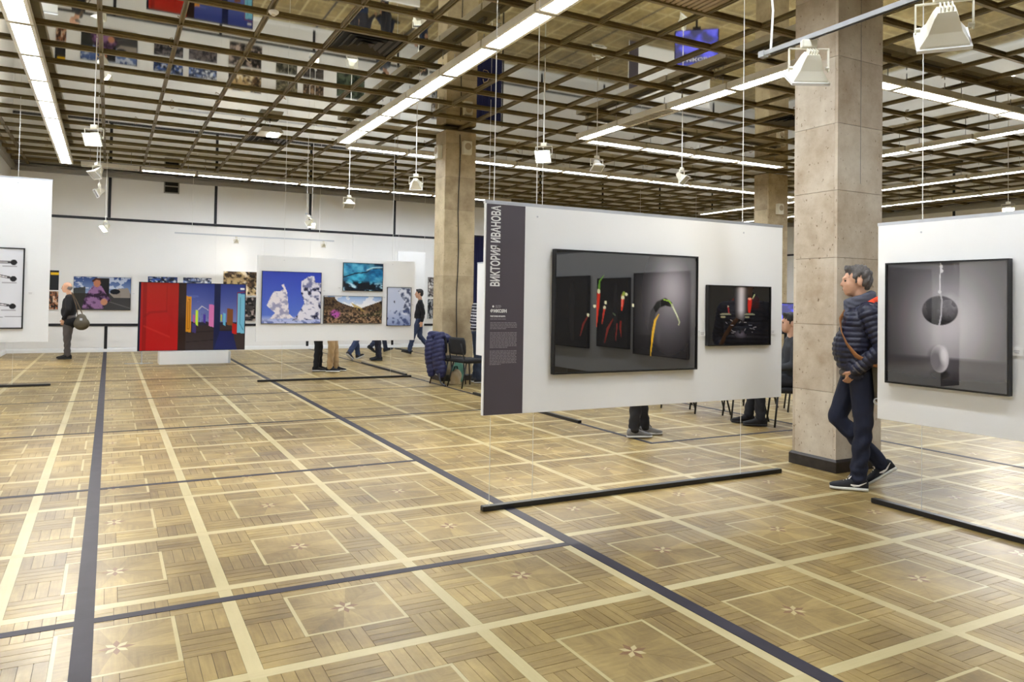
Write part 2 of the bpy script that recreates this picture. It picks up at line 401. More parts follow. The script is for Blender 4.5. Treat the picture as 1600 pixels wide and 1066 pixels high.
for a in range(len(gx)-1):
    for b in range(len(gy)-1):
        x0, x1, y0, y1 = gx[a], gx[a+1], gy[b], gy[b+1]
        if any(near(x0, q[0]) and near(y0, q[1]) for q in vent_cells) or (near(x0, louver_cell[0]) and near(y0, louver_cell[1])): continue
        cx, cy = (x0+x1)/2, (y0+y1)/2; v = in_view(cx, cy, HC, 30)
        cells.append((v is None, (Vector((cx, cy, HC))-CAM).length, x0, x1, y0, y1))
cells.sort()
rest = MB(); k = 0
for hid, d, x0, x1, y0, y1 in cells:
    dx, dy = (x1-x0)/2-.004, (y1-y0)/2-.004; tx, ty = rng.gauss(0, .0011), rng.gauss(0, .0011)
    cx, cy = (x0+x1)/2, (y0+y1)/2
    vs = [(cx+sx*dx, cy+sy*dy, HC+.004+sx*dx*tx+sy*dy*ty+up) for up in (0, .005) for sy in (-1, 1) for sx in (-1, 1)]
    fs = [(0, 2, 3, 1), (4, 5, 7, 6), (0, 1, 5, 4), (2, 6, 7, 3), (0, 4, 6, 2), (1, 3, 7, 5)]
    if not hid and k < 300: k += 1; MB().add(vs, fs).build('ceiling_panel', M_mirror, ceil)
    else: rest.add(vs, fs)
o = rest.build('ceiling_panels', M_mirror, ceil); o['kind'] = 'stuff'
def ceiling_vent(x, y, label):
    g = empty('ceiling_vent', (x, y, HC), 0, label, 'air vent', 'square air diffusers in the ceiling')
    MB().box((0, 0, .02), (.80, .78, .012)).build('backing', M_ventd, g)
    for q, s in enumerate((.72, .54, .36, .18)):
        z = -.002-.006*q; mb = MB(); r0, r1 = s/2, s/2-.055
        for an in range(4):
            R = Matrix.Rotation(an*math.pi/2, 3, 'Z')
            mb.add([R @ Vector(v) for v in [(-r0, -r0, z), (r0, -r0, z), (r1, -r1, z+.03), (-r1, -r1, z+.03), (-r0, -r0, z+.006), (r0, -r0, z+.006), (r1, -r1, z+.036), (-r1, -r1, z+.036)]], [(3, 2, 1, 0), (4, 5, 6, 7), (0, 1, 5, 4), (2, 3, 7, 6)])
        mb.build('diffuser_ring', M_vent, g)
ceiling_vent(2.736, 8.96, 'large square air diffuser in the ceiling left of the long central light row')
ceiling_vent(2.736, 15.48, 'small far square air diffuser in the ceiling beside a lone square lamp')
ceiling_vent(10.226, 8.96, 'dark square air diffuser in the ceiling just left of the near stone column')
g = empty('ceiling_louver', (5.232, 5.70, HC), 0, 'beige slotted louver tile in the ceiling at the top edge', 'louver')
MB().box((0, 0, .02), (.8, .78, .01)).build('backing', M_ventd, g)
for k in range(11): MB().box((-.36+.072*k, 0, 0), (.045, .78, .02)).build('slat', M_louver, g)
mb = MB()
for k in range(5): mb.box((0, -.3+.15*k, .012), (.8, .02, .01))
mb.build('cross_bar', M_louver, g)

hk = MB(); rh = random.Random(21)                       # small wire hooks and loose ends left on the grid
for k in range(150):
    x, y = rh.choice(bx), rh.choice(by)
    if in_view(x, y, HC, 0) is None: continue
    x += rh.uniform(-.3, .3) if rh.random() < .4 else 0
    a = rh.uniform(0, 6.28); r = rh.uniform(.03, .09); z = HC-.03
    hk.tube([(x, y, z+.01), (x+r*.4*math.cos(a), y+r*.4*math.sin(a), z-r*.5), (x+r*math.cos(a), y+r*math.sin(a), z-r*rh.uniform(.2, 1.0)), (x+r*1.2*math.cos(a+.6), y+r*1.2*math.sin(a+.6), z-r*.3)], .006, 5)
o = hk.build('wire_hooks', M_louver, ceil); o['kind'] = 'stuff'

# ------------------------------------------------------------------ strip luminaires
ORD = ['first', 'second', 'third', 'fourth', 'fifth', 'sixth', 'seventh', 'eighth', 'ninth', 'tenth', 'eleventh', 'twelfth', 'thirteenth', 'fourteenth', 'fifteenth']
UL, ZL = 1.215, 4.385
def luminaire_meshes():
    h = MB(); w, b, H = .13, .115, .085     # open-bottomed trough seen as a solid body with a recessed lip
    vs = [(-UL/2+.01, -w, H), (UL/2-.01, -w, H), (UL/2-.01, w, H), (-UL/2+.01, w, H), (-UL/2+.01, -w, 0), (UL/2-.01, -w, 0), (UL/2-.01, w, 0), (-UL/2+.01, w, 0),
          (-UL/2+.04, -b+.02, 0), (UL/2-.04, -b+.02, 0), (UL/2-.04, b-.02, 0), (-UL/2+.04, b-.02, 0), (-UL/2+.05, -b+.03, .02), (UL/2-.05, -b+.03, .02), (UL/2-.05, b-.03, .02), (-UL/2+.05, b-.03, .02)]
    fs = [(0, 1, 2, 3), (0, 4, 5, 1), (1, 5, 6, 2), (2, 6, 7, 3), (3, 7, 4, 0)]
    for k in range(4): fs.append((4+k, 8+k, 8+(k+1) % 4, 4+(k+1) % 4)); fs.append((8+k, 12+k, 12+(k+1) % 4, 8+(k+1) % 4))
    h.add(vs, fs); H_ = h.mesh('housing', M_house)
    d = MB().box((0, 0, .014), (UL-.1, 2*b-.06, .008))
    lv = MB()
    for k in range(15): lv.box((-UL/2+.09+k*(UL-.18)/14, 0, .004), (.004, 2*b-.05, .012))
    r = MB()
    for sx in (-1, 1): r.tube([(sx*.42, 0, .085), (sx*.42, 0, HC-ZL-.02)], .006, 6)
    r.box((0, 0, .10), (.9, .05, .03))
    return H_, d.mesh('diffuser', M_lit), d.mesh('unlit_diffuser', M_unlit), lv.mesh('louver', M_house), r.mesh('hanger', M_trim)
LM = luminaire_meshes()
def luminaire(x, y, ax, label, group, lit=True):
    g = empty('strip_luminaire', (x, y, ZL), 0 if ax == 'x' else math.pi/2, label, 'ceiling light', group)
    link('housing', LM[0], g); link('diffuser', LM[1] if lit else LM[2], g); link('louver', LM[3], g); link('hanger', LM[4], g)
def row(ax, fixed, start, n, step, desc, off=()):
    for k in range(n):
        p = start+step*k
        lit = k not in off
        lab = '%s %s strip luminaire %s' % (ORD[k], 'glowing' if lit else 'unlit', desc)
        luminaire(p if ax == 'x' else fixed, fixed if ax == 'x' else p, ax, lab, 'strip luminaires '+desc.split(' of the ')[-1], lit)
S = UL+.015
row('y', -.93, 18.75, 15, -S, 'from the back wall of the leftmost light row')
row('y', 3.83, 13.2, 14, -S, 'from the far end of the long central light row')
row('x', 19.42, -.05, 9, S, 'from the left of the light row along the back wall', (0,))
row('x', 14.15, 4.6, 10, S, 'from the left of the cross row behind the second column')
row('y', 7.42, 10.55, 4, -S, 'from the far end of the row ending at the near column', (1,))
row('x', 11.22, 8.22, 4, S, 'from the left of the cross row joined to its far end')
row('x', 6.32, 8.6, 4, S, 'from the left of the cross row right of the near column')
row('y', 13.12, 10.6, 4, -S, 'from the far end of the highest receding row at the right')
row('y', 17.0, 17.9, 9, -S, 'from the far end of the middle receding row at the right')
row('y', 19.75, 19.2, 9, -S, 'from the far end of the lowest receding row at the right')
row('y', 7.42, 2.4, 5, -S, 'from the far end of the unseen row added as front light')  # out-of-view row, added to light the hanging panels from the camera side
# lone square lamp near the far vent
g = empty('square_lamp', (2.52, 14.05, 4.44), 0, 'lone small square recessed lamp hanging near the far diffuser', 'ceiling light')
MB().box((0, 0, .06), (.40, .5, .10), taper=.8).build('housing', M_house, g); MB().box((.06, 0, .004), (.16, .36, .01)).build('diffuser', M_lit, g); MB().tube([(0, 0, .1), (0, 0, HC-4.44-.02)], .012).build('hanger', M_trim, g)

# ------------------------------------------------------------------ flood lamps
def flood_meshes():
    def fr(a, b, mi=0): return a
    hs = MB()   # aims along +x
    sec = [(-.11, .045, .04), (-.08, .06, .05), (.0, .085, .07), (.06, .125, .10), (.075, .125, .10)]
    n = 0; vs, fs = [], []
    for x, w, h in sec: vs += [(x, -w, -h), (x, w, -h), (x, w, h), (x, -w, h)]
    for k in range(len(sec)-1):
        for j in range(4): fs.append((4*k+j, 4*k+(j+1) % 4, 4*k+4+(j+1) % 4, 4*k+4+j))
    fs.append((3, 2, 1, 0)); hs.add(vs, fs)
    for k in range(4): hs.box((-.122, -.03+.02*k, 0), (.03, .006, .07))
    rim = MB()
    for s in (-1, 1): rim.box((.082, s*.13, 0), (.02, .018, .23)); rim.box((.082, 0, s*.107), (.02, .26, .018))
    gl = MB().box((.078, 0, 0), (.006, .245, .20))
    yk = MB(); yk.box((0, -.145, .06), (.022, .008, .17)); yk.box((0, .145, .06), (.022, .008, .17)); yk.box((0, 0, .145), (.022, .298, .008)); yk.tube([(0, -.15, 0), (0, -.12, 0)], .014); yk.tube([(0, .15, 0), (0, .12, 0)], .014)
    ad = MB().cbox((0, 0, .18), (.06, .11, .06), .008)
    return hs, rim, gl, yk, ad
FLM = flood_meshes()
ME = dict(h=FLM[0].mesh('housing', M_cream), r=FLM[1].mesh('rim', M_white), g=FLM[2].mesh('glass', M_floodoff), gl=FLM[2].mesh('lit_glass', M_floodlit), gs=FLM[2].mesh('dimmed_glass', M_floodsoft), y=FLM[3].mesh('yoke', M_cream), a=FLM[4].mesh('adapter', M_cream))
def flood(loc, az, tilt, label, lit=False, rod=True, power=0, size=1.0, top=HC-.002):
    g = empty('flood_lamp', loc, math.radians(az), label, 'flood lamp', 'cream flood lamps under the ceiling')
    size *= .75; g.scale = (size,)*3
    R = (0, math.radians(tilt), 0)
    h = link('housing', ME['h'], g); h.rotation_euler = R
    link('rim', ME['r'], h); link('glass', ME['gs'] if lit == 2 else ME['gl'] if lit else ME['g'], h)
    link('yoke', ME['y'], g); link('adapter', ME['a'], g)
    if rod: MB().tube([(0, 0, .2), (0, 0, (top-loc[2])/size)], .009, 6).build('rod', M_cable, g)
    if power:
        ld = bpy.data.lights.new('flood_beam', 'SPOT'); ld.energy = power; ld.color = (1, .93, .82); ld.spot_size = math.radians(85); ld.spot_blend = .8; ld.shadow_soft_size = .1
        lo = bpy.data.objects.new('flood_beam', ld); COL.objects.link(lo); lo.parent = h; lo.location = (.11, 0, 0); lo.rotation_euler = (0, math.radians(-90), 0)
    return g
flood((-.217, 10.44, 3.4), -110, 38, 'brightly lit flood lamp nearest the camera in the left hanging line', True, power=120)
flood((-.225, 13.42, 3.4), 215, 50, 'unlit cream flood lamp second in the left hanging line', False)
flood((-.22, 15.97, 3.4), 190, 30, 'unlit cream flood lamp third in the left hanging line, tipped down', False)
flood((-.118, 19.0, 2.98), 205, 40, 'lit flood lamp hanging lowest before the black wall rail', True, power=90)
flood((3.99, 13.93, 3.28), -95, 60, 'unlit flood lamp on a long rod left of the second column', False)
flood((4.30, 11.22, 3.33), 60, 35, 'cream flood lamp seen from behind, just left of the second column', False)
flood((4.92, 8.27, 3.37), -135, 32, 'dazzling lit flood lamp above the pepper picture panel', True, power=120)
flood((6.95, 10.0, 3.7), -100, 60, 'grey flood lamp under the ceiling above the pepper panel', False)
flood((7.76, 8.88, 3.42), -60, 45, 'tilted flood lamp under the ceiling right of the dazzling lamp', False)
flood((15.38, 8.23, 3.4), -150, 35, 'lit flood lamp peeping over the egg picture panel', True, power=80)
# near lighting track with two big floods
TRX = 4.16
g = empty('lighting_track', (TRX, 2.9, 3.30), 0, 'white lighting track crossing in front of the near column top', 'lighting track')
mb = MB().box((0, 0, 0), (.036, 2.0, .032)); mb.box((0, 1.0, 0), (.05, .05, .044)); mb.build('rail', M_alu, g)
MB().box((0, -.02, -.018), (.012, 1.9, .006)).build('slot', M_dark, g)
for y in (.93, -.8): MB().tube([(0, y, .016), (.02, y, .3), (-.015, y+.02, .7), (0, y, HC-3.297)], .008, 6).build('hanger', M_cable, g)
for y, s, tilt, az, lab, pw in ((3.50, 1.22, 55, 62, 'cream flood clipped to the near track beside the stone column', 5), (2.57, 1.32, 45, 40, 'largest cream flood lamp, on the near track at the upper right', 0)):
    flood((TRX, y, 3.30-.018-.21*s*.75), az, tilt, lab, 2 if pw else False, rod=False, size=s, power=pw)
# wall-washing track lamps
def small_track(x0, x1, y, z, label, lamps, rz=0, labs=()):
    g = empty('lighting_track', ((x0+x1)/2, y, z), rz, label, 'lighting track'); L = x1-x0
    MB().box((0, 0, 0), (L, .035, .035)).build('rail', M_alu, g)
    for s in (-1, 1): MB().tube([(s*L*.4, 0, .01), (s*L*.4, 0, HC-z+.003)], .005, 5).build('hanger', M_cable, g)
    for (t, az, lit), lab in zip(lamps, labs):
        p = Vector(((x0+x1)/2, y, z))+Matrix.Rotation(rz, 3, 'Z') @ Vector((t, 0, -.1268))
        flood(tuple(p), az, 40, lab, lit, rod=False, size=.7, power=2 if lit else 0)
small_track(1.42, 5.5, 20.6, 3.06, 'long thin lighting track before the back wall above the red picture', [(-.55, 90, 2), (1.75, 90, 2)], 0, ('small flood lamp at the middle of the back wall track', 'small flood lamp at the right end of the back wall track'))
small_track(3.05, 3.95, 15.0, 3.10, 'short tilted lighting track between the hanging wires at the back', [(0., 120, False), (.32, -100, True)], 1.2, ('unlit lamp on the short rear track', 'lit lamp on the short rear track'))

# ------------------------------------------------------------------ columns
def column(x0, y0, s, d, m, label, course=.605):
    g = empty('stone_column', (x0+s/2, y0+d/2, 0), 0, label, 'column', 'square stone-clad columns')
    MB().box((0, 0, HC/2-.02), (s-.03, d-.03, HC-.05)).build('core', M_mortar, g)
    z = .10; t = .03
    while z < HC-.08:
        h = min(course, HC-.06-z)
        for k in range(4):
            w, q = (s, d/2) if k % 2 == 0 else (d-2*t, s/2)
            mb = MB().box((0, -(q-t/2), z+h/2), (w-.002, t, h-.004))
            R = Matrix.Rotation(k*math.pi/2, 4, 'Z')
            o = mb.build('stone_slab', m, g); o.data.transform(R); 
        z += course
    mb = MB()
    for k in range(4):
        R = Matrix.Rotation(k*math.pi/2, 3, 'Z'); h, e = (s/2+.022, d/2+.022) if k % 2 == 0 else (d/2+.022, s/2+.022)
        mb.add([R @ Vector(v) for v in [(-h, -e, 0), (h, -e, 0), (h, -e, .095), (-h, -e, .095), (-h+.015, -e+.02, .115), (h-.015, -e+.02, .115)]], [(0, 1, 2, 3), (3, 2, 5, 4)])
    mb.build('plinth', M_plinth, g)
    return g
c1 = column(5.73, 4.5, .617, .475, M_stone, 'thick beige stone column beside the man in the puffer jacket')
MB().box((0, -.239, 3.6), (.004, .003, 2.0)).build('joint', M_trim, c1)
c2 = column(5.355, 12.5, .61, .46, M_stone2, 'stone column with a black cable behind the draped chairs')
c3 = column(13.65, 12.6, .64, .44, M_stone2, 'far stone column above the right end of the pepper panel')
def speaker(loc, rz, label):
    g = empty('wall_speaker', loc, rz, label, 'speaker', 'cream speakers on the columns')
    MB().cbox((0, -.05, 0), (.17, .1, .25), .012).build('cabinet', M_cream, g)
    mb = MB().tube([(0, -.1, .02), (0, -.106, .02)], .065, 20); mb.build('grille', M_louver, g)
    MB().box((0, -.002, 0), (.1, .004, .2)).build('bracket', M_trim, g)
speaker((5.76, 12.50, 4.28), 0, 'square cream speaker on the front of the second column')
speaker((5.355, 12.72, 4.2), -math.pi/2, 'cream speaker angled on the left side of the second column')
speaker((13.97, 12.60, 3.75), 0, 'cream speaker high on the far column')
pts = [(5.63+.012*math.sin(k*1.3), 12.49-.004*(k % 2), HC-.12-k*.36) for k in range(13)]
tag(MB().tube(pts, .009, 6).build('hanging_cable', M_cableb), 'thin black cable running down the second column', 'cable')
g = empty('smoke_detector', (1.50, 8.30, HC-.075), 0, 'white disc smoke detector on the ceiling grid', 'detector')
MB().tube([(0, 0, .016), (0, 0, 0), (0, 0, -.02)], [.055, .055, .035], 20).build('base', M_white, g); MB().tube([(0, 0, -.02), (0, 0, -.034)], [.024, .018], 14).build('sensor', M_cream, g)

# ------------------------------------------------------------------ flat prints painted on fine grids
class Canvas:
    def __init__(s, w, h, bg=(20, 20, 20)):
        s.w, s.h = w, h; s.U, s.V = np.meshgrid(np.linspace(0, 1, w), np.linspace(0, 1, h)); s.a = np.ones((h, w, 3))*np.array(bg, float); s.asp = h/w
    def put(s, mask, col):
        m = np.clip(mask, 0, 1)[..., None]; s.a = s.a*(1-m)+np.asarray(col, float)*m; return s
    def grad(s, c0, c1, v0=0., v1=1., axis='v'):
        t = np.clip(((s.V if axis == 'v' else s.U)-v0)/(v1-v0), 0, 1)[..., None]
        return np.array(c0, float)*(1-t)+np.array(c1, float)*t
    def poly(s, pts, soft=0):
        inside = np.zeros_like(s.U, bool); n = len(pts)
        for i in range(n):
            (x0, y0), (x1, y1) = pts[i], pts[(i+1) % n]
            if y0 == y1: continue
            c = ((y0 > s.V) != (y1 > s.V)) & (s.U < (x1-x0)*(s.V-y0)/(y1-y0)+x0); inside ^= c
        return inside.astype(float)
    def ell(s, c, r, soft=.08, rot=0):
        dx, dy = s.U-c[0], (s.V-c[1]); dx, dy = dx*math.cos(rot)+dy*math.sin(rot), -dx*math.sin(rot)+dy*math.cos(rot)
        d = np.sqrt((dx/r[0])**2+(dy/r[1])**2); return np.clip((1-d)/soft+.5, 0, 1)
    def glow(s, c, r): return np.exp(-(((s.U-c[0])/r[0])**2+((s.V-c[1])/r[1])**2))
    def stroke(s, pts, w, soft=.35):
        best = np.zeros_like(s.U); n = len(pts); ws = w if isinstance(w, (list, tuple)) else [w]*n
        for i in range(n-1):
            p, q = np.array(pts[i], float), np.array(pts[i+1], float); d = q-p; d2 = d*[1, s.asp]; L = d2@d2+1e-9
            t = np.clip(((s.U-p[0])*d2[0]+(s.V-p[1])*s.asp*d2[1])/L, 0, 1)
            dist = np.hypot(s.U-p[0]-t*d[0], (s.V-p[1]-t*d[1])*s.asp); ww = ws[i]+(ws[i+1]-ws[i])*t
            best = np.maximum(best, np.clip((1-dist/np.maximum(ww, 1e-4))/soft, 0, 1))
        return best
    def noise(s, sx, sy, seed, octv=4):
        r = np.random.default_rng(seed); out = np.zeros_like(s.U); am = 1; tot = 0
        for o in range(octv):
            nx, ny = int(sx*2**o)+2, int(sy*2**o)+2; g = r.random((ny+1, nx+1)); x, y = s.U*(nx-1), s.V*(ny-1); xi, yi = x.astype(int), y.astype(int); fx, fy = x-xi, y-yi
            fx, fy = fx*fx*(3-2*fx), fy*fy*(3-2*fy)
            out += am*((g[yi, xi]*(1-fx)+g[yi, xi+1]*fx)*(1-fy)+(g[yi+1, xi]*(1-fx)+g[yi+1, xi+1]*fx)*fy); tot += am; am *= .55
        return out/tot

def print_mat(name, coat=1.0, coat_ior=1.95, rough=.5):
    m = bpy.data.materials.new(name); m.use_nodes = True; nt = m.node_tree; b = nt.nodes['Principled BSDF']
    at = N(nt, 'ShaderNodeAttribute', attribute_name='ink'); nt.links.new(at.outputs['Color'], b.inputs['Base Color'])
    b.inputs['Roughness'].default_value = rough; b.inputs['Specular IOR Level'].default_value = .2
    b.inputs['Coat Weight'].default_value = coat; b.inputs['Coat IOR'].default_value = coat_ior; b.inputs['Coat Roughness'].default_value = .015
    return m
M_glazed = print_mat('glazed_print'); M_satin = print_mat('satin_print', .5, 1.4, .5)
def print_obj(cv, W, H, parent, m, y=0, name='print', bend=0):
    """grid in the local xz plane facing -y, centred"""
    w, h = cv.w, cv.h; X = (cv.U-.5)*W; Z = (.5-cv.V)*H
    Y = y - bend*np.cos((cv.V-.5)*math.pi)*np.cos((cv.U-.5)*math.pi)
    co = np.stack([X, Y, Z], -1).reshape(-1, 3)
    idx = np.arange(w*h).reshape(h, w); f = np.stack([idx[:-1, :-1], idx[1:, :-1], idx[1:, 1:], idx[:-1, 1:]], -1).reshape(-1, 4)
    me = bpy.data.meshes.new(name); me.vertices.add(len(co)); me.vertices.foreach_set('co', co.astype(np.float32).ravel())
    me.loops.add(f.size); me.loops.foreach_set('vertex_index', f.astype(np.int32).ravel()); me.polygons.add(len(f))
    me.polygons.foreach_set('loop_start', np.arange(0, f.size, 4, dtype=np.int32)); me.update(calc_edges=True)
    c = np.clip(cv.a.reshape(-1, 3)/255, 0, 1); c = np.where(c <= .04045, c/12.92, ((c+.055)/1.055)**2.4)
    at = me.color_attributes.new('ink', 'FLOAT_COLOR', 'POINT'); at.data.foreach_set('color', np.concatenate([c, np.ones((len(c), 1))], 1).astype(np.float32).ravel())
    me.materials.append(m); me.polygons.foreach_set('use_smooth', [True]*len(f))
    return link(name, me, parent)
def picture(cv, W, H, loc, rz, label, frame=.012, depth=.035, glazed=False, fm=None, group=None, cat='picture', bend=0):
    """loc is the centre of the picture's back; it faces local -y"""
    off = Matrix.Rotation(rz, 3, 'Z') @ Vector((0, -.008, 0))
    g = empty('framed_picture', tuple(Vector(loc)+off), rz, label, cat, group)
    mb = MB().box((0, -depth*.35, 0), (W-.004, depth*.7, H-.004))
    fr = frame
    for s in (-1, 1):
        mb.box((s*(W/2-fr/2), -depth/2, 0), (fr, depth, H)); mb.box((0, -depth/2, s*(H/2-fr/2)), (W-2*fr, depth, fr))
    mb.build('frame', fm or M_frame, g)
    print_obj(cv, W-2*fr, H-2*fr, g, M_glazed if glazed else M_satin, y=-depth*.72-.001, bend=bend)
    return g
def caption(loc, rz, label, w=.08, h=.05):
    g = empty('caption_card', loc, rz, label, 'caption card', 'white caption cards beside pictures')
    MB().box((0, -.004, 0), (w, .008, h)).build('card', M_white, g)
    mb = MB()
    for k in range(2): mb.box((-w*.1, -.0086, h*.14-k*h*.26), (w*(.5-.1*k), .001, h*.07))
    mb.build('print_lines', M_print_g, g)

# ------------------------------------------------------------------ hanging panels
def hanging_panel(loc, rz, W, z0, z1, label, wires, t=.03, rail=True):
    g = empty('exhibition_screen', (loc[0], loc[1], 0), rz, label, 'display panel', 'white display panels hung on wires')
    MB().cbox((0, t/2, (z0+z1)/2), (W, t, z1-z0), .002).build('board', M_panelw, g)
    if rail: MB().box((0, t/2, z1+.012), (W+.01, t, .024)).build('top_rail', M_alu, g)
    for x in wires:
        MB().tube([(x, t/2, z1+.024), (x, t/2, HC-.06)], .0035, 5).build('wire', M_cable, g)
        MB().tube([(x, t/2, z0), (x, t/2, .035)], .0022, 5).build('wire', M_cable, g)
        MB().tube([(x, -.003, z1-.07), (x, .0, z1-.07)], .007, 8).build('wire_clip', M_alu, g)
    return g
def floor_bar(x0, y0, x1, y1, label, w=.05, h=.036):
    d = Vector((x1-x0, y1-y0, 0)); L = d.length
    g = empty('floor_bar', ((x0+x1)/2, (y0+y1)/2, .001), math.atan2(d.y, d.x), label, 'floor bar', 'black floor bars under hanging panels')
    MB().cbox((0, 0, h/2), (L, w, h), .004).build('bar', M_dark, g)
    for s in (-1, 1): MB().box((s*(L/2+.002), 0, h/2), (.004, w*.8, h*.8)).build('end_cap', M_frame, g)
    return g
mid = hanging_panel((3.80, 4.70), 0, 2.94, .67, 2.165, 'large white hanging panel with a slate title strip at its left', (-1.40, -1.05, 1.0))
left = hanging_panel((-1.50, 13.95), 0, 1.29, .70, 3.28, 'tall white hanging panel cut by the left edge of the picture', (.18,))
back = hanging_panel((3.70, 13.39), 0, 2.90, .70, 2.195, 'white hanging panel with four landscape photographs', (-1.0, 1.0), rail=False)
right = hanging_panel((5.146, 2.21), -math.pi/2, 2.94, .638, 2.09, 'white hanging panel at the right with the egg picture', (-1.13, .9))
side = hanging_panel((5.12, 9.45), -math.pi/2, 2.3, .62, 2.05, 'white hanging panel seen edge-on behind the slate title strip', (-.8, .8))
rearp = hanging_panel((13.8, 16.3), 0, 2.9, .67, 2.17, 'white hanging panel far behind with a dark title strip', (-1.0, 1.0))
MB().box((-1.29, -.002, 1.42), (.32, .004, 1.49)).build('title_strip', M_strip, rearp)
wing = hanging_panel((7.75, 20.45), 0, .85, .70, 2.85, 'plain tall white panel half hidden behind the landscape panel', (-.4, .4), rail=False)
floor_bar(2.35, 4.72, 5.28, 4.72, 'long black floor bar under the pepper picture panel')
floor_bar(5.146, .76, 5.146, 3.71, 'black floor bar under the egg picture panel')
floor_bar(-2.13, 13.95, -.80, 13.92, 'black floor bar under the tall left panel')
floor_bar(2.30, 13.42, 5.10, 13.38, 'long black floor bar under the four landscape photographs')
floor_bar(5.11, 16.5, 5.11, 13.66, 'black floor bar receding behind the landscape panel')
floor_bar(5.10, 10.6, 5.10, 7.62, 'black floor bar receding behind the slate title strip')
floor_bar(7.52, 21.0, 7.55, 19.75, 'short far black floor bar near the back wall')
MB().box((5.10-5.12, 0, 0), (.001, .001, .001)) if 0 else None

# slate title strip with lettering
strip = MB().box((-1.47+.155+.006, -.002, 1.4175), (.31, .004, 1.49)).build('title_strip', M_strip, mid)
def text(body, size, loc, parent, m, rot=0, sx=1.0, bold=0.0, align='LEFT', name='lettering', width=None):
    cu = bpy.data.curves.new(name, 'FONT'); cu.body = body; cu.size = size; cu.offset = bold; cu.extrude = .0004; cu.align_x = align; cu.resolution_u = 3
    o = bpy.data.objects.new(name, cu); COL.objects.link(o); bpy.context.view_layer.update()
    me = bpy.data.meshes.new_from_object(o.evaluated_get(bpy.context.evaluated_depsgraph_get())); bpy.data.objects.remove(o); bpy.data.curves.remove(cu)
    if width: xx = [v.co.x for v in me.vertices]; sx = width/(max(xx)-min(xx))
    me.transform(Matrix.Diagonal((sx, 1, 1, 1))); me.transform(Matrix.Rotation(rot, 4, 'Z')); me.transform(Matrix.Rotation(math.pi/2, 4, 'X'))
    me.materials.clear(); me.materials.append(m); ob = link(name, me, parent); ob.location = loc; return ob
text('ВИКТОРИЯ ИВАНОВА', .098, (-1.357, -.0048, 1.577), strip, M_print_w, rot=math.pi/2, bold=.0024, width=.572)
def para(x, z, w, n, last, parent, lh=.0105, seed=1):
    r = random.Random(seed); mb = MB()
    for k in range(n):
        xx = x; end = x+w*(last if k == n-1 else 1)
        while xx < end-.004:
            l = min(r.uniform(.01, .034), end-xx); mb.box((xx+l/2, -.0046, z-k*lh), (l, .0008, .0045)); xx += l+.004
    mb.build('fine_print', M_print_g, parent)
xs = -1.425
text('ФИКСЯН', .030, (xs, -.0048, 1.395), strip, M_print_w, bold=.0014, width=.13)
MB().tube([(xs+.022, -.0042, 1.437), (xs+.022, -.005, 1.437)], .0075, 14).build('logo_dot', M_print_w, strip)
para(xs+.04, 1.444, .05, 3, .8, strip, .007, 3)
text('ВИКТОРИЯ ИВАНОВА', .0155, (xs, -.0048, 1.362), strip, M_print_w, bold=.0005, width=.12)
para(xs, 1.348, .125, 1, 1, strip, .01, 5)
para(xs, 1.322, .215, 5, .6, strip, seed=11); para(xs, 1.252, .215, 11, .65, strip, seed=12); para(xs, 1.122, .215, 10, .42, strip, seed=13)

# ------------------------------------------------------------------ pictures
def peppers():
    c = Canvas(220, 150, (13, 11, 12))
    c.put(.97*c.glow((.815, .30), (.17, .34)), (188, 180, 186)); c.put(.4*c.glow((.80, .66), (.17, .3)), (110, 104, 112))
    c.put(c.grad((0, 0, 0), (0, 0, 0))[..., 0], (0, 0, 0))
    red, dr, cream, grn = (214, 50, 26), (120, 30, 22), (236, 232, 190), (96, 150, 40)
    for pts, w, col in (([(.285, .335), (.281, .45), (.273, .62)], [.013, .011, .004], red), ([(.212, .54), (.185, .60), (.165, .70)], [.004, .008, .003], dr), ([(.325, .475), (.318, .53), (.31, .60)], [.008, .007, .002], (196, 52, 34)),
                        ([(.385, .56), (.35, .64), (.33, .76)], [.004, .010, .003], dr), ([(.452, .36), (.450, .42), (.445, .48)], [.014, .013, .006], red), ([(.44, .58), (.437, .64), (.445, .71)], [.008, .007, .003], dr), ([(.415, .60), (.405, .74)], [.006, .003], dr)):
        c.put(c.stroke(pts, w), col)
    c.put(.8*c.stroke([(.449, .37), (.446, .45)], .004), (255, 170, 150))
    c.put(c.stroke([(.39, .52), (.43, .54), (.47, .50), (.525, .445)], [.012, .018, .012, .003]), (8, 9, 8)); c.put(.5*c.stroke([(.385, .51), (.40, .525)], .006), (110, 130, 90))
    for p in ((.258, .45), (.333, .42), (.476, .345), (.525, .44), (.215, .525), (.326, .462)): c.put(c.ell(p, (.009, .014)), cream)
    c.put(c.stroke([(.285, .33), (.29, .24), (.318, .19)], [.010, .006, .003]), grn); c.put(c.ell((.285, .325), (.011, .02)), cream); c.put(c.stroke([(.452, .365), (.46, .335)], .012), (150, 170, 60)); c.put(c.ell((.452, .375), (.012, .015)), cream)
    arch = [(.652, .90), (.655, .62), (.672, .50), (.71, .43), (.76, .405), (.80, .425)]
    c.put(c.stroke(arch, [.006, .020, .022, .024, .026, .018]), (16, 15, 10))
    c.put(c.stroke([(.656, .88), (.672, .68), (.688, .57), (.715, .515)], [.003, .011, .010, .003]), (238, 184, 22)); c.put(c.stroke([(.75, .385), (.79, .395), (.81, .425)], [.004, .007, .006]), (150, 190, 60))
    c.put(c.stroke([(.812, .43), (.85, .52), (.872, .585), (.865, .61)], [.010, .007, .006, .005]), (186, 190, 150)); c.put(c.stroke([(.82, .45), (.858, .54)], .003), (240, 240, 214))
    return c
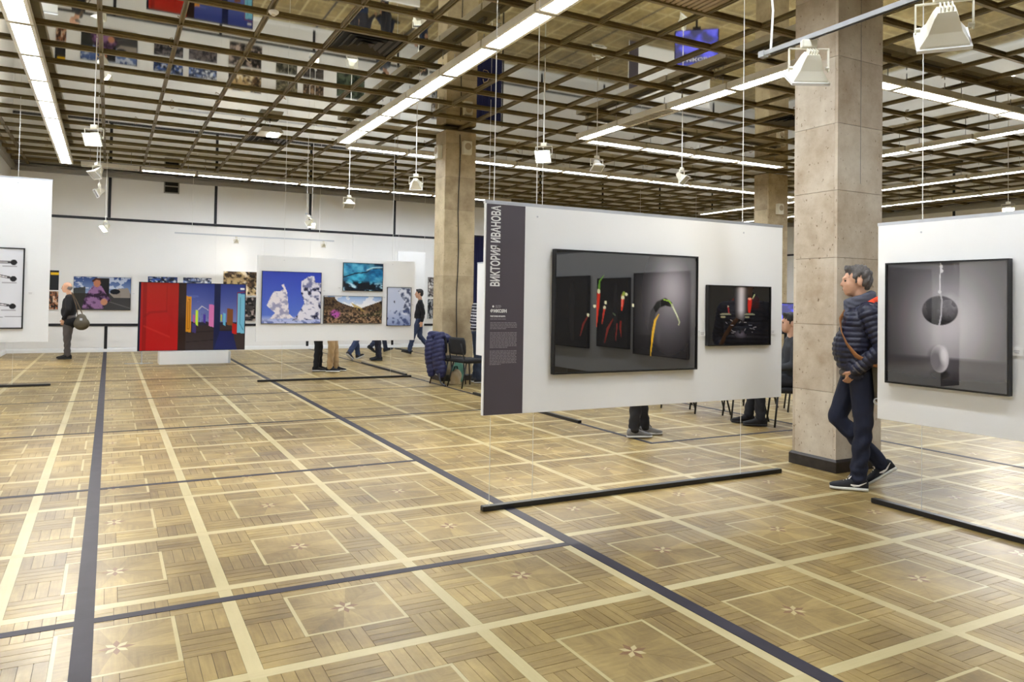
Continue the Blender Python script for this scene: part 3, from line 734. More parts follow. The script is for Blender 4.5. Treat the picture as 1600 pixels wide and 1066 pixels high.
picture(peppers(), 1.375, .92, (3.565, 4.70, 1.405), 0, 'large dark picture of red chillies and one arched yellow-black pepper', .012, .04, True)
def jars():
    c = Canvas(110, 100, (12, 9, 9))
    b = np.exp(-((c.U-.52)/.075)**2)*np.clip((.66-c.V)/.25, 0, 1); c.put(.97*b, (232, 226, 232))
    c.put(c.stroke([(.665, .22), (.66, .32), (.655, .43)], [.042, .04, .026]), (226, 40, 14)); c.put(c.stroke([(.71, .2), (.74, .13)], .01), (196, 210, 150)); c.put(.8*c.ell((.66, .205), (.03, .02)), (255, 190, 160)); c.put(.4*c.ell((.76, .28), (.07, .12)), (110, 24, 16))
    c.put(c.stroke([(.31, .36), (.325, .47)], .013), (170, 34, 28)); c.put(c.ell((.31, .345), (.012, .016)), (210, 190, 160))
    for x in (.27, .66): c.put(c.ell((x, .48), (.09, .022)), (150, 148, 120)); c.put(c.ell((x, .505), (.085, .018)), (18, 16, 16)); c.put(.8*c.ell((x-.04, .525), (.04, .018)), (196, 190, 150)); c.put(c.ell((x, .66), (.1, .12)), (10, 8, 8))
    c.put(.8*c.glow((.52, .82), (.1, .07)), (120, 112, 126)); r = random.Random(4)
    for k in range(26): c.put(c.ell((r.uniform(.42, .62), r.uniform(.55, .8)), (r.uniform(.01, .03), r.uniform(.01, .03))), (6, 5, 6))
    for k in range(14): c.put(.8*c.stroke([(x := r.uniform(.28, .76), y := r.uniform(.58, .8)), (x+r.uniform(-.04, .05), y+r.uniform(-.03, .03))], .006), (190, 184, 188))
    return c
picture(jars(), .72, .505, (4.73, 4.70, 1.385), 0, 'small dark picture of a red pepper standing on glass jars', .008, .035, True)
def egg():
    c = Canvas(180, 180, (40, 37, 40))
    c.put(.95*c.glow((.55, .50), (.40, .48)), (206, 200, 204)); t = np.clip((c.V-.755)/.03, 0, 1); c.put(.9*t, (52, 48, 52)); c.put(.55*t*c.glow((.5, .8), (.3, .12)), (100, 94, 98))
    c.put(.8*np.clip((c.V-.86)/.14, 0, 1), (18, 16, 18))
    c.put(c.ell((.47, .385), (.15, .118), .06), (88, 84, 88)); n = c.noise(14, 14, 5); c.put(.9*c.ell((.47, .385), (.15, .118), .06)*np.clip((c.V-.36)/.13, 0, 1), (22, 20, 22)); c.put(.6*c.ell((.55, .35), (.075, .085), .9)*n, (230, 226, 230)); c.put(.4*c.ell((.47, .385), (.145, .113), .1)*(n > .55), (40, 38, 40))
    c.put(c.stroke([(.475, 0), (.478, .06), (.47, .13), (.472, .24)], .006), (216, 212, 214)); c.put(c.stroke([(.472, .23), (.488, .30), (.483, .42), (.468, .50)], .008), (186, 182, 186))
    for p in ((.482, .03), (.486, .065), (.47, .235)): c.put(c.ell(p, (.013, .016)), (214, 210, 212))
    c.put(.9*c.ell((.47, .895), (.07, .03), .8), (8, 7, 8)); c.put(c.ell((.47, .775), (.078, .112), .06), (196, 190, 194)); c.put(.75*c.ell((.435, .80), (.06, .1), .8), (70, 64, 70)); c.put(.7*c.ell((.505, .745), (.03, .06), .9), (244, 240, 242))
    return c
picture(egg(), .865, .885, (5.146, 3.155, 1.362), -math.pi/2, 'black-framed picture of an egg under a rock tied on a rope', .012, .04, True)
def dim(seed):
    c = Canvas(60, 70, (22, 20, 21)); n = c.noise(4, 5, seed); c.put(.7*(n > .55), (44, 40, 42)); c.put(.8*c.stroke([(.4, .1), (.42, .5), (.38, .9)], [.05, .09, .04]), (90, 84, 86)); return c
picture(dim(3), .60, .80, (5.146, 2.33, 1.36), -math.pi/2, 'dark picture beside the egg picture, mirrored in the pepper glass', .012, .04, True)
picture(dim(9), .88, .88, (5.146, 1.395, 1.36), -math.pi/2, 'dark picture nearest the camera on the right panel', .012, .04, True)
caption((4.345, 4.70, 1.235), 0, 'caption card between the two pepper pictures', .08, .045); caption((5.155, 4.70, 1.245), 0, 'caption card right of the small jar picture', .07, .045); caption((5.146, 2.69, 1.205), -math.pi/2, 'caption card at the right edge beside the egg picture', .07, .05)
def forks():
    c = Canvas(120, 130, (228, 227, 230)); c.put(.5*c.noise(3, 3, 2, 3), (214, 213, 216))
    for y, dy in ((.17, 0.), (.34, .04), (.70, .03)):
        c.put(c.stroke([(-.05, y-.02-dy), (.5, y-dy*.5), (.80, y+dy*.6)], [.022, .02, .02]), (70, 66, 66)); c.put(c.stroke([(.0, y-.02-dy), (.5, y-dy*.5), (.76, y+dy*.5)], .008), (232, 228, 226))
        c.put(c.ell((.86, y+dy), (.05, .035)), (26, 24, 26)); c.put(.7*c.stroke([(.7, y+dy+.05), (.9, y+dy+.05)], .012), (150, 146, 150))
    c.put(.8*c.stroke([(.5, .88), (.8, .86), (1, .86)], .004), (90, 88, 90)); return c
picture(forks(), .93, 1.27, (-1.66, 13.95, 1.545), 0, 'pale picture of dark-tipped cables on the tall left panel', .02, .035, False, M_dark); caption((-1.10, 13.95, 1.47), 0, 'caption card beside the pale picture on the left panel', .1, .05)
# landscape panel
def icetree():
    c = Canvas(90, 84); c.a = c.grad((46, 66, 178), (92, 122, 206)); n = c.noise(14, 14, 7); c.put(.9*np.clip((c.V-.84)/.1, 0, 1), (196, 202, 232)); c.put(.8*np.clip((c.V-.9)/.1, 0, 1)*(n > .5), (70, 84, 150))
    m = c.poly([(.13, .92), (.22, .80), (.08, .66), (.14, .5), (.2, .38), (.30, .38), (.36, .33), (.32, .26), (.36, .24), (.42, .4), (.44, .62), (.46, .82), (.55, .9)]); c.put(m, (232, 224, 226)); c.put(.8*m*np.clip((.5-n)/.14, 0, 1), (140, 138, 172))
    m = c.poly([(.60, .84), (.72, .6), (.66, .42), (.66, .18), (.78, .08), (.88, .06), (.90, .2), (1.01, .2), (1.01, .92), (.5, .95)]); c.put(m, (226, 222, 230)); c.put(.9*m*np.clip((.52-n)/.14, 0, 1), (110, 112, 150)); c.put(m*np.clip((.40-n)/.08, 0, 1)*(c.V > .3), (40, 40, 60)); return c
picture(icetree(), 1.03, .915, (2.84, 13.39, 1.468), 0, 'square photograph of snow-crusted trees against a blue sky', .006, .03)
def cave():
    c = Canvas(64, 48, (16, 40, 64)); n = c.noise(6, 6, 21); c.put(c.ell((.3, .22), (.5, .25), .7), (60, 150, 190)); c.put(c.ell((.42, .55), (.45, .22), .6), (50, 170, 205)); c.put(c.ell((.85, .4), (.22, .3), .6), (30, 120, 170)); c.put(c.stroke([(.0, .52), (.3, .37), (.58, .32), (.7, .18), (1, .15)], .02), (8, 18, 34)); c.put(.8*c.stroke([(.58, .25), (.75, .14), (1, .12)], .025), (200, 236, 244)); c.put(.5*np.clip((.5-n)/.2, 0, 1), (10, 50, 90)); c.put(.4*np.clip((n-.5)/.2, 0, 1), (150, 220, 236)); c.put(np.clip((c.V-.62)/.1, 0, 1)*np.clip((.56-n)/.1, 0, 1), (10, 16, 26)); c.put(np.clip((c.V-.68)/.1, 0, 1)*np.clip((n-.56)/.1, 0, 1), (190, 226, 238)); return c
picture(cave(), .755, .515, (4.125, 13.39, 1.868), 0, 'photograph of a turquoise ice cave at the panel top', .006, .03)
def valley():
    c = Canvas(96, 46); c.a = c.grad((150, 180, 224), (226, 226, 230), 0, .4); n = c.noise(9, 4, 31); n2 = c.noise(40, 18, 32, 3); c.put(.8*(n > .5)*(c.V < .45), (244, 242, 244))
    m = (c.V > .04+.62*np.sqrt(np.clip(c.U-.18, 0, 1))).astype(float)*(c.U < .75)+(c.V > .95-.8*c.U)*(c.U >= .45); c.put(np.clip(m, 0, 1), (96, 74, 50)); c.put(.8*c.poly([(.45, .22), (.62, .4), (.72, .58), (.55, .5)]), (186, 156, 84)); c.put(.5*c.poly([(.55, .75), (.8, .6), (1, .5), (1, .75)]), (70, 88, 46)); c.put(np.clip(m, 0, 1)*np.clip((.5-n2)/.14, 0, 1), (40, 30, 26)); c.put(.8*np.clip((c.V-.45)/.2, 0, 1)*np.clip((n2-.54)/.1, 0, 1), (178, 142, 110)); c.put(c.ell((.19, .66), (.08, .15), .5)*np.clip((n2-.35)/.15, 0, 1), (186, 84, 176)); return c
picture(valley(), 1.09, .50, (3.95, 13.39, 1.265), 0, 'wide photograph of a brown valley with a magenta flower clump', .006, .03)
def snow():
    c = Canvas(40, 60, (196, 204, 226)); n = c.noise(7, 10, 41); c.put(.7*np.clip((c.V-.6)/.4, 0, 1), (120, 136, 184)); m = c.poly([(.45, .1), (.6, 0), (1, .02), (1, .75), (.6, .7), (.75, .4)]); c.put(m*np.clip((.6-n)/.2, 0, 1), (76, 84, 112)); c.put(m*np.clip((n-.55)/.15, 0, 1), (220, 224, 236)); c.put(c.ell((.3, .38), (.03, .03)), (70, 70, 90)); c.put((c.V > .6)*np.clip((.5-n)/.15, 0, 1), (74, 86, 130)); return c
picture(snow(), .475, .725, (4.83, 13.39, 1.335), 0, 'narrow upright photograph of wind-carved snow', .006, .03)
for n_, (x, z) in enumerate(((3.42, 1.6), (3.70, 1.66), (4.55, 1.5), (5.11, 1.37))): caption((x, 13.39, z), 0, ['tiny caption card right of the snow-crusted trees', 'tiny caption card left of the ice cave', 'tiny caption card right of the valley photograph', 'tiny caption card right of the upright snow photograph'][n_], .06, .035)
# red doors board on its plinth
def doors():
    c = Canvas(167, 105); n = c.noise(5, 5, 55); c.a = c.grad((42, 58, 140), (120, 130, 190), .0, .55); c.put(.5*(n > .55)*(c.V > .18)*(c.V < .4), (96, 112, 190)); c.put((c.V > .62), (58, 46, 46)); c.put(.8*c.stroke([(.44, .88), (.7, .85)], .006), (36, 28, 28)); c.put(.6*c.stroke([(.44, .74), (.9, .70)], .008), (34, 28, 28))
    rise = c.noise(30, 6, 58); c.put((c.V > .58+.03*(rise-.5))*(c.V < .63), (44, 42, 60)); c.put(c.stroke([(.53, .42), (.58, .34), (.64, .40)], .004), (210, 206, 214)); c.put(.7*c.poly([(.53, .42), (.58, .35), (.64, .40), (.64, .58), (.53, .58)])*(rise > .45), (96, 88, 140))
    c.put((c.U < .38), (1, 1, 1)); red = c.grad((176, 38, 26), (186, 8, 14)); c.a = np.where((c.U < .36)[..., None], red, c.a); c.put(.5*(c.U > .035)*(c.U < .07), (120, 14, 12)); c.put(.45*c.stroke([(.05, .5), (.1, .44), (.25, .42)], .012), (130, 16, 14)); c.put(.4*c.stroke([(.05, .64), (.28, .8)], .01), (214, 60, 46)); c.put(.3*c.stroke([(.25, .05), (.25, .42)], .006), (130, 20, 14))
    c.put((c.U > .36)*(c.U < .43), (44, 24, 20)); c.put((c.U > .695)*(c.U < .755), (22, 30, 74)); c.put(c.poly([(.755, .72), (.88, .72), (.93, 1.01), (.70, 1.01)]), (26, 34, 96)); c.put((c.U < .014), (18, 26, 60))
    D = [(.43, .19, .48, .74, (224, 150, 22)), (.50, .47, .515, .60, (206, 96, 150)), (.52, .40, .548, .64, (206, 236, 64)), (.595, .46, .615, .60, (80, 56, 170)), (.65, .31, .695, .66, (222, 124, 184)), (.76, .46, .776, .58, (206, 226, 60)), (.788, .44, .81, .64, (110, 190, 220)), (.82, .37, .885, .64, (136, 78, 34)), (.875, .6, .92, .77, (196, 28, 22)), (.925, .14, 1.0, .76, (124, 196, 222)), (.49, .6, .53, .75, (66, 54, 120))]
    for x0, y0, x1, y1, col in D: c.put(c.poly([(x0, y0), (x1, y0+.01), (x1, y1), (x0, y1-.02)]), col)
    c.put(c.stroke([(.452, .24), (.465, .24), (.465, .68), (.445, .68), (.445, .28)], .004), (150, 90, 10)); c.put(c.stroke([(.95, .2), (.95, .6), (.985, .7)], .004), (70, 130, 160)); c.put(c.stroke([(.92, .77), (.922, .13), (1, .11)], .004), (150, 20, 24)); c.put(c.poly([(.95, .05), (.99, .05), (.99, .085), (.95, .085)]), (240, 240, 240)); return c
g = empty('display_plinth', (1.67, 17.62, 0), 0, 'low white box plinth under the red door picture', 'plinth')
MB().cbox((0, 0, .135), (1.42, .5, .27), .006).build('body', M_white, g); MB().box((.70, -.252, .135), (.05, .006, .26)).build('edge_post', M_alu, g)
picture(doors(), 2.17, 1.47, (1.63, 17.62, 1.015), 0, 'wide red picture of coloured doors standing on a white plinth', .01, .05)
g = empty('panel_foot', (.64, 17.75, 0), 0, 'thin metal support foot left of the white plinth', 'stand')
MB().tube([(0, 0, .012), (0, 0, .32)], .012).build('post', M_alu, g); MB().box((-.05, 0, .008), (.55, .04, .014)).build('foot', M_alu, g); MB().box((0, .0, .008), (.04, .3, .014)).build('foot', M_alu, g)
# photographs along the back wall
def busy(w, h, seed, pal, bands=0):
    c = Canvas(w, h, pal[0]); n = c.noise(5, 5, seed, 5); n2 = c.noise(9, 9, seed+1, 5); r = random.Random(seed)
    for k, col in enumerate(pal[1:]): m = np.clip((n-.42-.1*k)/.1+.5, 0, 1) if k % 2 == 0 else np.clip((n2-.5-.06*k)/.1+.5, 0, 1); c.put(.9*m, col)
    for k in range(10): c.put(c.ell((r.random(), r.uniform(.3, 1)), (r.uniform(.03, .09), r.uniform(.05, .2))), r.choice(pal))
    return c
def portrait():
    c = Canvas(88, 56); c.a = c.grad((50, 74, 130), (140, 160, 196), 0, .45); n = c.noise(10, 8, 61); c.put(.7*(n > .55)*(c.V < .35), (230, 232, 236)); c.put((c.V > .5), (64, 62, 62)); c.put(.8*c.poly([(0, .35), (.2, .3), (.2, 1), (0, 1)]), (46, 46, 40)); c.put(c.poly([(.43, .02), (.62, .02), (.62, .6), (.43, .6)]), (32, 30, 32)); c.put(c.poly([(.62, .5), (.75, .35), (.95, .32), (1, .5), (1, .62), (.7, .62)]), (150, 140, 130)); c.put(c.ell((.72, .44), (.09, .08)), (24, 26, 32)); c.put(.7*c.stroke([(.62, .75), (1, .95)], .01), (110, 106, 104))
    j = c.poly([(.26, .42), (.33, .27), (.48, .27), (.56, .5), (.65, .7), (.5, .98), (.15, .98), (.18, .7)]); c.put(j, (104, 72, 108)); c.put(j*(n > .52), (150, 110, 152)); c.put(j*(n < .4), (52, 34, 54)); c.put(c.ell((.40, .18), (.062, .13)), (186, 120, 88)); c.put(c.stroke([(.33, .12), (.38, .05), (.45, .07)], .022), (70, 40, 30)); c.put(c.ell((.53, .76), (.06, .1)), (196, 136, 104)); return c
WALLY = YB-.012
picture(portrait(), 1.29, .84, (-.16, WALLY, 1.49), 0, 'wide portrait photograph of a figure in a purple quilted jacket', .006, .03); caption((.56, WALLY, 1.5), 0, 'caption card right of the purple jacket portrait', .1, .04)
WP = [(-1.24, 1.80, .24, .50, (20, 20, 26), [(20, 20, 26), (30, 30, 40)], 'upper narrow black photograph with a yellow band behind the old man'), (-1.24, 1.30, .24, .46, None, [(24, 18, 18), (180, 110, 70), (60, 40, 30), (220, 190, 160)], 'lower narrow warm photograph behind the old man'),
      (1.23, 1.76, .72, .40, None, [(60, 90, 160), (24, 26, 34), (220, 224, 232), (40, 60, 120)], 'upper blue street photograph above the red picture, left one'), (1.23, 1.29, .72, .40, None, [(40, 40, 46), (130, 120, 120), (20, 20, 24)], 'lower street photograph hidden behind the red picture, left one'),
      (2.08, 1.76, .72, .40, None, [(130, 150, 200), (50, 60, 90), (230, 234, 240), (24, 26, 36)], 'upper pale blue street photograph above the red picture, right one'), (2.08, 1.29, .72, .40, None, [(30, 30, 36), (120, 110, 110), (70, 60, 60)], 'lower street photograph hidden behind the red picture, right one'),
      (3.17, 1.83, .88, .66, None, [(40, 32, 28), (196, 168, 120), (90, 66, 44), (236, 220, 190), (16, 14, 14)], 'upper crowded amber street photograph beside the landscape panel'), (3.17, 1.13, .88, .66, None, [(22, 20, 20), (60, 54, 52), (190, 170, 160), (14, 12, 12)], 'lower dark street photograph beside the landscape panel'),
      (4.30, 1.78, .60, .42, None, [(90, 84, 70), (150, 140, 110), (50, 46, 40)], 'upper sepia photograph of a left pair hidden behind the landscape panel'), (4.30, 1.28, .60, .42, None, [(60, 60, 50), (120, 116, 100), (30, 28, 26)], 'lower sepia photograph of a left pair hidden behind the landscape panel'),
      (5.05, 1.78, .60, .42, None, [(110, 90, 70), (40, 34, 30), (160, 130, 100)], 'upper brown photograph of a right pair hidden behind the landscape panel'), (5.05, 1.28, .60, .42, None, [(30, 28, 28), (90, 84, 80), (60, 56, 54)], 'lower brown photograph of a right pair hidden behind the landscape panel'),
      (6.15, 1.5, .85, .8, None, [(50, 60, 48), (90, 100, 80), (30, 34, 28)], 'large green photograph on the back wall hidden behind the landscape panel'),
      (8.42, 1.78, .36, .36, None, [(90, 130, 190), (60, 90, 150), (180, 190, 200), (120, 80, 60)], 'small blue photograph left of the second column, upper'), (8.42, 1.36, .36, .40, None, [(200, 204, 210), (140, 80, 70), (70, 90, 140)], 'small red and white photograph left of the second column, lower'),
      (8.95, 1.86, .46, .62, None, [(196, 190, 184), (40, 36, 34), (120, 110, 104), (230, 226, 220)], 'grey upright photograph next to the second column, upper'), (8.95, 1.18, .46, .62, None, [(120, 124, 130), (40, 40, 42), (190, 190, 190)], 'grey upright photograph next to the second column, lower')]
for k, (x, z, w, h, b, pal, lab) in enumerate(WP):
    cv = busy(max(12, int(w*50)), max(12, int(h*50)), 100+k, pal)
    if k == 0: cv.a[:] = (24, 24, 30); cv.put((cv.V > .12)*(cv.V < .22)*(cv.U > .2), (236, 190, 30))
    picture(cv, w, h, (x, WALLY, z), 0, lab, .006, .025, False, M_framew, 'photographs on the back wall')
# picture on the edge-on panel
picture(dim(17), .9, .95, (5.12, 9.75, 1.4), -math.pi/2, 'dark framed picture on the edge-on panel behind the title strip', .012, .03, True)

# ------------------------------------------------------------------ screens behind the panels
def blue_print(w, h, seed):
    c = Canvas(w, h, (52, 52, 84)); n = c.noise(3, 3, seed); c.put(.9*np.clip((n-.45)/.15, 0, 1), (56, 60, 160)); c.put(.8*np.clip((n-.58)/.12, 0, 1), (84, 84, 190)); return c
def glow_mat(name, es):
    m = print_mat(name, .3); b = m.node_tree.nodes['Principled BSDF']; at = [n for n in m.node_tree.nodes if n.type == 'ATTRIBUTE'][0]
    m.node_tree.links.new(at.outputs['Color'], b.inputs['Emission Color']); b.inputs['Emission Strength'].default_value = es; return m
M_screen = glow_mat('screen_glow', .7)
def screen(loc, rz, W, H, zc, label, legs=True, words='ФИКСЯН', ty=.3):
    g = empty('monitor', loc, rz, label, 'monitor')
    MB().cbox((0, .03, zc), (W+.04, .05, H+.04), .006).build('bezel', M_frame, g)
    pr = print_obj(blue_print(60, 40, 5), W, H, g, M_screen, y=.002, name='screen'); pr.location = (0, 0, zc)
    t = text(words, .11*W, (-W*.40, -.001, zc+H*ty), pr, M_print_w, bold=.003, width=W*.8, name='screen_lettering'); t.location = (-W*.40, -.004, H*ty)
    MB().tube([(0, .05, .03), (0, .05, zc)], .025).build('pole', M_frame, g); MB().cbox((0, .05, .015), (.6, .4, .03), .006).build('base', M_frame, g)
    MB().box((0, .02, zc-H/2-.05), (.18, .06, .06)).build('bracket', M_frame, g)
screen((10.35, 9.15, 0), -math.radians(48), .78, .44, 1.28, 'blue glowing monitor seen in the gap left of the near column', words='СЯН', ty=-.3)
screen((11.85, 13.1, 0), -math.radians(40), .95, .80, 1.90, 'blue presentation screen hidden behind the pepper panel, mirrored in the ceiling')
g = empty('blue_drape', (8.72, 17.6, 0), 0, 'deep blue lit drape seen just right of the second column', 'drape')
mb = MB(); n = 60; vs = [(-.4+.8*k/n, .03*math.sin(k*1.35), z) for z in (1.3, 3.15) for k in range(n+1)]; mb.add(vs, [(k, k+1, n+2+k, n+1+k) for k in range(n)])
vs = [(-.4+.8*k/n, .008+.03*math.sin(k*1.35), z) for z in (1.3, 3.15) for k in range(n+1)]; mb.add(vs, [(k+1, k, n+1+k, n+2+k) for k in range(n)])
mb.build('cloth', mat('blue_cloth', (16, 18, 66), .7), g, True); MB().tube([(-.45, 0, 3.16), (.45, 0, 3.16)], .02).build('pole', M_dark, g)
for s in (-1, 1): MB().tube([(s*.44, 0, 0), (s*.44, 0, 3.2)], .02).build('stand', M_dark, g)

# ------------------------------------------------------------------ chairs
M_seat = mat('black_fabric', (26, 24, 24), .85, bump=(120, .3)); M_leg = mat('chair_tube', (20, 19, 19), .4)
def chair_meshes():
    seat = MB().cbox((0, 0, .455), (.46, .44, .06), .02); 
    back = MB(); n = 8; sec = []
    vs, fs = [], []
    rows = [(.56, .19), (.60, .215), (.70, .225), (.80, .215), (.845, .18)]
    for yy in (0, .04):
        for z, w in rows:
            for k in range(n+1):
                u = -1+2*k/n; vs.append((w*u, .21+.035*(z-.56)*3+yy-.035*(u*u), z))
    R, K = len(rows), n+1
    for a in range(R-1):
        for b in range(n):
            fs.append((a*K+b, a*K+b+1, (a+1)*K+b+1, (a+1)*K+b)); o = R*K; fs.append((o+a*K+b+1, o+a*K+b, o+(a+1)*K+b, o+(a+1)*K+b+1))
    for b in range(n): fs.append((b+1, b, R*K+b, R*K+b+1)); o = (R-1)*K; fs.append((o+b, o+b+1, R*K+o+b+1, R*K+o+b))
    for a in range(R-1): fs.append((a*K, (a+1)*K, R*K+(a+1)*K, R*K+a*K)); e = n; fs.append((a*K+e+(K), a*K+e, R*K+a*K+e, R*K+a*K+e+K))
    back.add(vs, fs)
    legs = [MB().tube([(s*.19, -.17, .43), (s*.215, -.215, .005)], .012, 8) for s in (-1, 1)]+[MB().tube([(s*.19, .15, .43), (s*.215, .255, .005)], .012, 8) for s in (-1, 1)]
    ups = [MB().tube([(s*.2, .10, .43), (s*.205, .20, .47), (s*.2, .235, .6), (s*.185, .265, .75)], .011, 8) for s in (-1, 1)]
    fr = MB().tube([(-.2, -.18, .425), (.2, -.18, .425), (.2, .16, .425), (-.2, .16, .425), (-.2, -.18, .425)], .011, 6)
    return [('seat', seat.mesh('seat', M_seat, True)), ('backrest', back.mesh('backrest', M_seat, True)), ('seat_frame', fr.mesh('seat_frame', M_leg))]+[('leg', l.mesh('leg', M_leg, True)) for l in legs]+[('back_upright', u.mesh('back_upright', M_leg, True)) for u in ups]
CHM = chair_meshes()
def chair(x, y, rz, label, group):
    g = empty('stacking_chair', (x, y, 0), math.radians(rz), label, 'chair', group)
    for n, me in CHM: link(n, me, g)
    return g
# local -y is the way a chair faces
chair(5.30, 12.05, 100, 'black chair under the navy puffer coat by the second column', 'black chairs by the second column')
chair(5.42, 11.55, 100, 'black padded chair with an empty seat beside the navy coat', 'black chairs by the second column')
SC = 'black chairs set out behind the pepper panel'
chair(7.42, 6.50, 235, 'black chair carrying the seated man in the dark suit', SC)
for k, (x, y, lab) in enumerate(((7.30, 7.12, 'nearest empty black chair left of the seated man'), (7.26, 7.72, 'second empty black chair left of the seated man'), (7.2, 8.32, 'third empty black chair left of the seated man'), (7.15, 8.95, 'farthest empty black chair behind the pepper panel'), (8.6, 7.3, 'black chair in the second line behind the seated man'), (8.5, 8.0, 'black chair farther left in the second line'))):
    chair(x, y, 240-k*3, lab, SC)

# ------------------------------------------------------------------ people
def blob(mb, voxel, smooth=4, fn=None, name='blob'):
    """one continuous surface grown from overlapping closed shapes"""
    o = bpy.data.objects.new('tmp', mb.mesh('tmp', M_white)); COL.objects.link(o)
    m = o.modifiers.new('r', 'REMESH'); m.mode = 'VOXEL'; m.voxel_size = voxel; m.use_smooth_shade = True
    if smooth: s = o.modifiers.new('s', 'SMOOTH'); s.factor = .5; s.iterations = smooth
    bpy.context.view_layer.update()
    me = bpy.data.meshes.new_from_object(o.evaluated_get(bpy.context.evaluated_depsgraph_get()))
    old = o.data; bpy.data.objects.remove(o); bpy.data.meshes.remove(old); me.name = name; me.materials.clear()
    if fn is not None:
        n = len(me.vertices); co = np.empty(n*3, np.float32); me.vertices.foreach_get('co', co); nr = np.empty(n*3, np.float32); me.vertices.foreach_get('normal', nr)
        co = co.reshape(-1, 3); nr = nr.reshape(-1, 3); co = co+nr*fn(co)[:, None]; me.vertices.foreach_set('co', co.astype(np.float32).ravel()); me.update()
    me.polygons.foreach_set('use_smooth', [True]*len(me.polygons))
    return me
def seg_t(co, a, b):
    a, b = np.array(a), np.array(b); d = b-a; t = np.clip(((co-a)@d)/(d@d), 0, 1); return t, np.linalg.norm(co-a-t[:, None]*d, axis=1), np.linalg.norm(d)
SKIN = mat('skin', (204, 158, 130), .5, noise=(20, .06)); M_eye = mat('eye', (30, 24, 22), .2)
MC = {}
def cloth(col, rough=.8, bump=(60, .2)):
    k = (col, rough)
    if k not in MC: MC[k] = mat('cloth_%d_%d_%d' % col, col, rough, bump=bump, noise=(8, .12))
    return MC[k]
BASE = dict(hipL=(0, .085, .93), hipR=(0, -.085, .93), kneeL=(.02, .095, .50), kneeR=(.02, -.095, .50), ankL=(-.01, .10, .09), ankR=(-.01, -.10, .09),
            shL=(-.01, .185, 1.43), shR=(-.01, -.185, 1.43), elL=(-.04, .235, 1.14), elR=(-.04, -.235, 1.14), wrL=(.04, .235, .90), wrR=(.04, -.235, .90),
            pelvis=(-.01, 0, .97), waist=(0, 0, 1.10), chest=(-.01, 0, 1.30), neck=(-.015, 0, 1.48), head=(.025, 0, 1.655), footL=0, footR=0, pitL=0, pitR=0, face=0)
def shoe(g, ank, yaw, pitch, m_up, m_sole, lace=None, swoosh=None):
    """lofted shoe: heel under the ankle, toe along +x"""
    R = Matrix.Rotation(yaw, 3, 'Z') @ Matrix.Rotation(pitch, 3, 'Y')
    A = Vector(ank); base = A+Vector((0, 0, -.085)) if pitch == 0 else A+R @ Vector((0, 0, -.085))
    xs = [(-.075, .026, .075), (-.06, .036, .10), (-.02, .040, .115), (.04, .040, .10), (.09, .046, .075), (.14, .049, .06), (.18, .043, .05), (.205, .024, .04)]
    def loft(zlo, zhi, k, grow):
        vs, fs = [], []; n = 12
        for x, w, h in xs:
            for j in range(n):
                q = 2*math.pi*j/n; cy, cz = math.cos(q), math.sin(q); z0, z1 = zlo, zhi(h)
                zz = (z0+z1)/2+(z1-z0)/2*math.copysign(abs(cz)**.6, cz); vs.append(base+R @ Vector((x, (w+grow)*math.copysign(abs(cy)**.7, cy), zz)))
        for a in range(len(xs)-1):
            for j in range(n): fs.append((a*n+j, a*n+(j+1) % n, (a+1)*n+(j+1) % n, (a+1)*n+j))
        fs.append(tuple(range(n-1, -1, -1))); fs.append(tuple((len(xs)-1)*n+j for j in range(n))); return MB().add(vs, fs)
    s = empty('shoe'); s.parent = g
    loft(.018, lambda h: h, 1, 0).build('upper', m_up, s, True); loft(.0, lambda h: .028, 1, .005).build('sole', m_sole, s, True)
    if lace:
        mb = MB()
        for k in range(5): x = .035+.02*k; z = .102-.011*k; mb.tube([base+R @ Vector((x, -.03, z-.012)), base+R @ Vector((x+.008, 0, z)), base+R @ Vector((x, .03, z-.012))], .0045, 6)
        for sy in (-1, 1): mb.tube([base+R @ Vector((.03, 0, .108)), base+R @ Vector((.045, sy*.03, .118)), base+R @ Vector((.07, sy*.036, .09))], .0035, 6)
        mb.build('laces', lace, s)
    if swoosh:
        for sy in (-1, 1):
            pts = [(.055, .048), (.03, .040), (-.005, .044), (-.06, .074)]; rs = [.004, .010, .007, .002]
            MB().tube([base+R @ Vector((x, sy*(.0405+.002*(x > .02)), z)) for x, z in pts], rs, 6, upv=R @ Vector((0, 0, 1)), flat=.3).build('side_mark', swoosh, s)
    return s
def hand(mb, wr, d, side, k=1.0, curl=.5):
    """palm, four fingers and a thumb; d points from the wrist to the knuckles"""
    d = Vector(d).normalized(); w = Vector(wr); f = Vector((1, 0, 0)); f = (f-d*f.dot(d)).normalized(); inn = d.cross(f)*side
    for q in (-1.5, -.5, .5, 1.5): mb.caps(w+d*.01+f*.012*q, w+d*.085+f*.019*q, .014, .012, 8)
    for q, l in ((1.5, .070), (.5, .080), (-.5, .075), (-1.5, .058)):
        a = w+d*.088+f*.019*q; b = a+(d+inn*curl*.5)*l*.45; c = b+(d*.75+inn*curl)*l*.35; e = c+(d*.4+inn*curl*1.3)*l*.3
        mb.caps(a, b, .0095, .009, 8); mb.caps(b, c, .009, .0085, 8); mb.caps(c, e, .0085, .0075, 8)
    a = w+d*.03+f*.03; b = a+(d*.7+f*.6+inn*.3)*.035; c = b+(d+f*.15+inn*.4)*.032
    mb.caps(a, b, .0125, .0105, 8); mb.caps(b, c, .0105, .0085, 8)
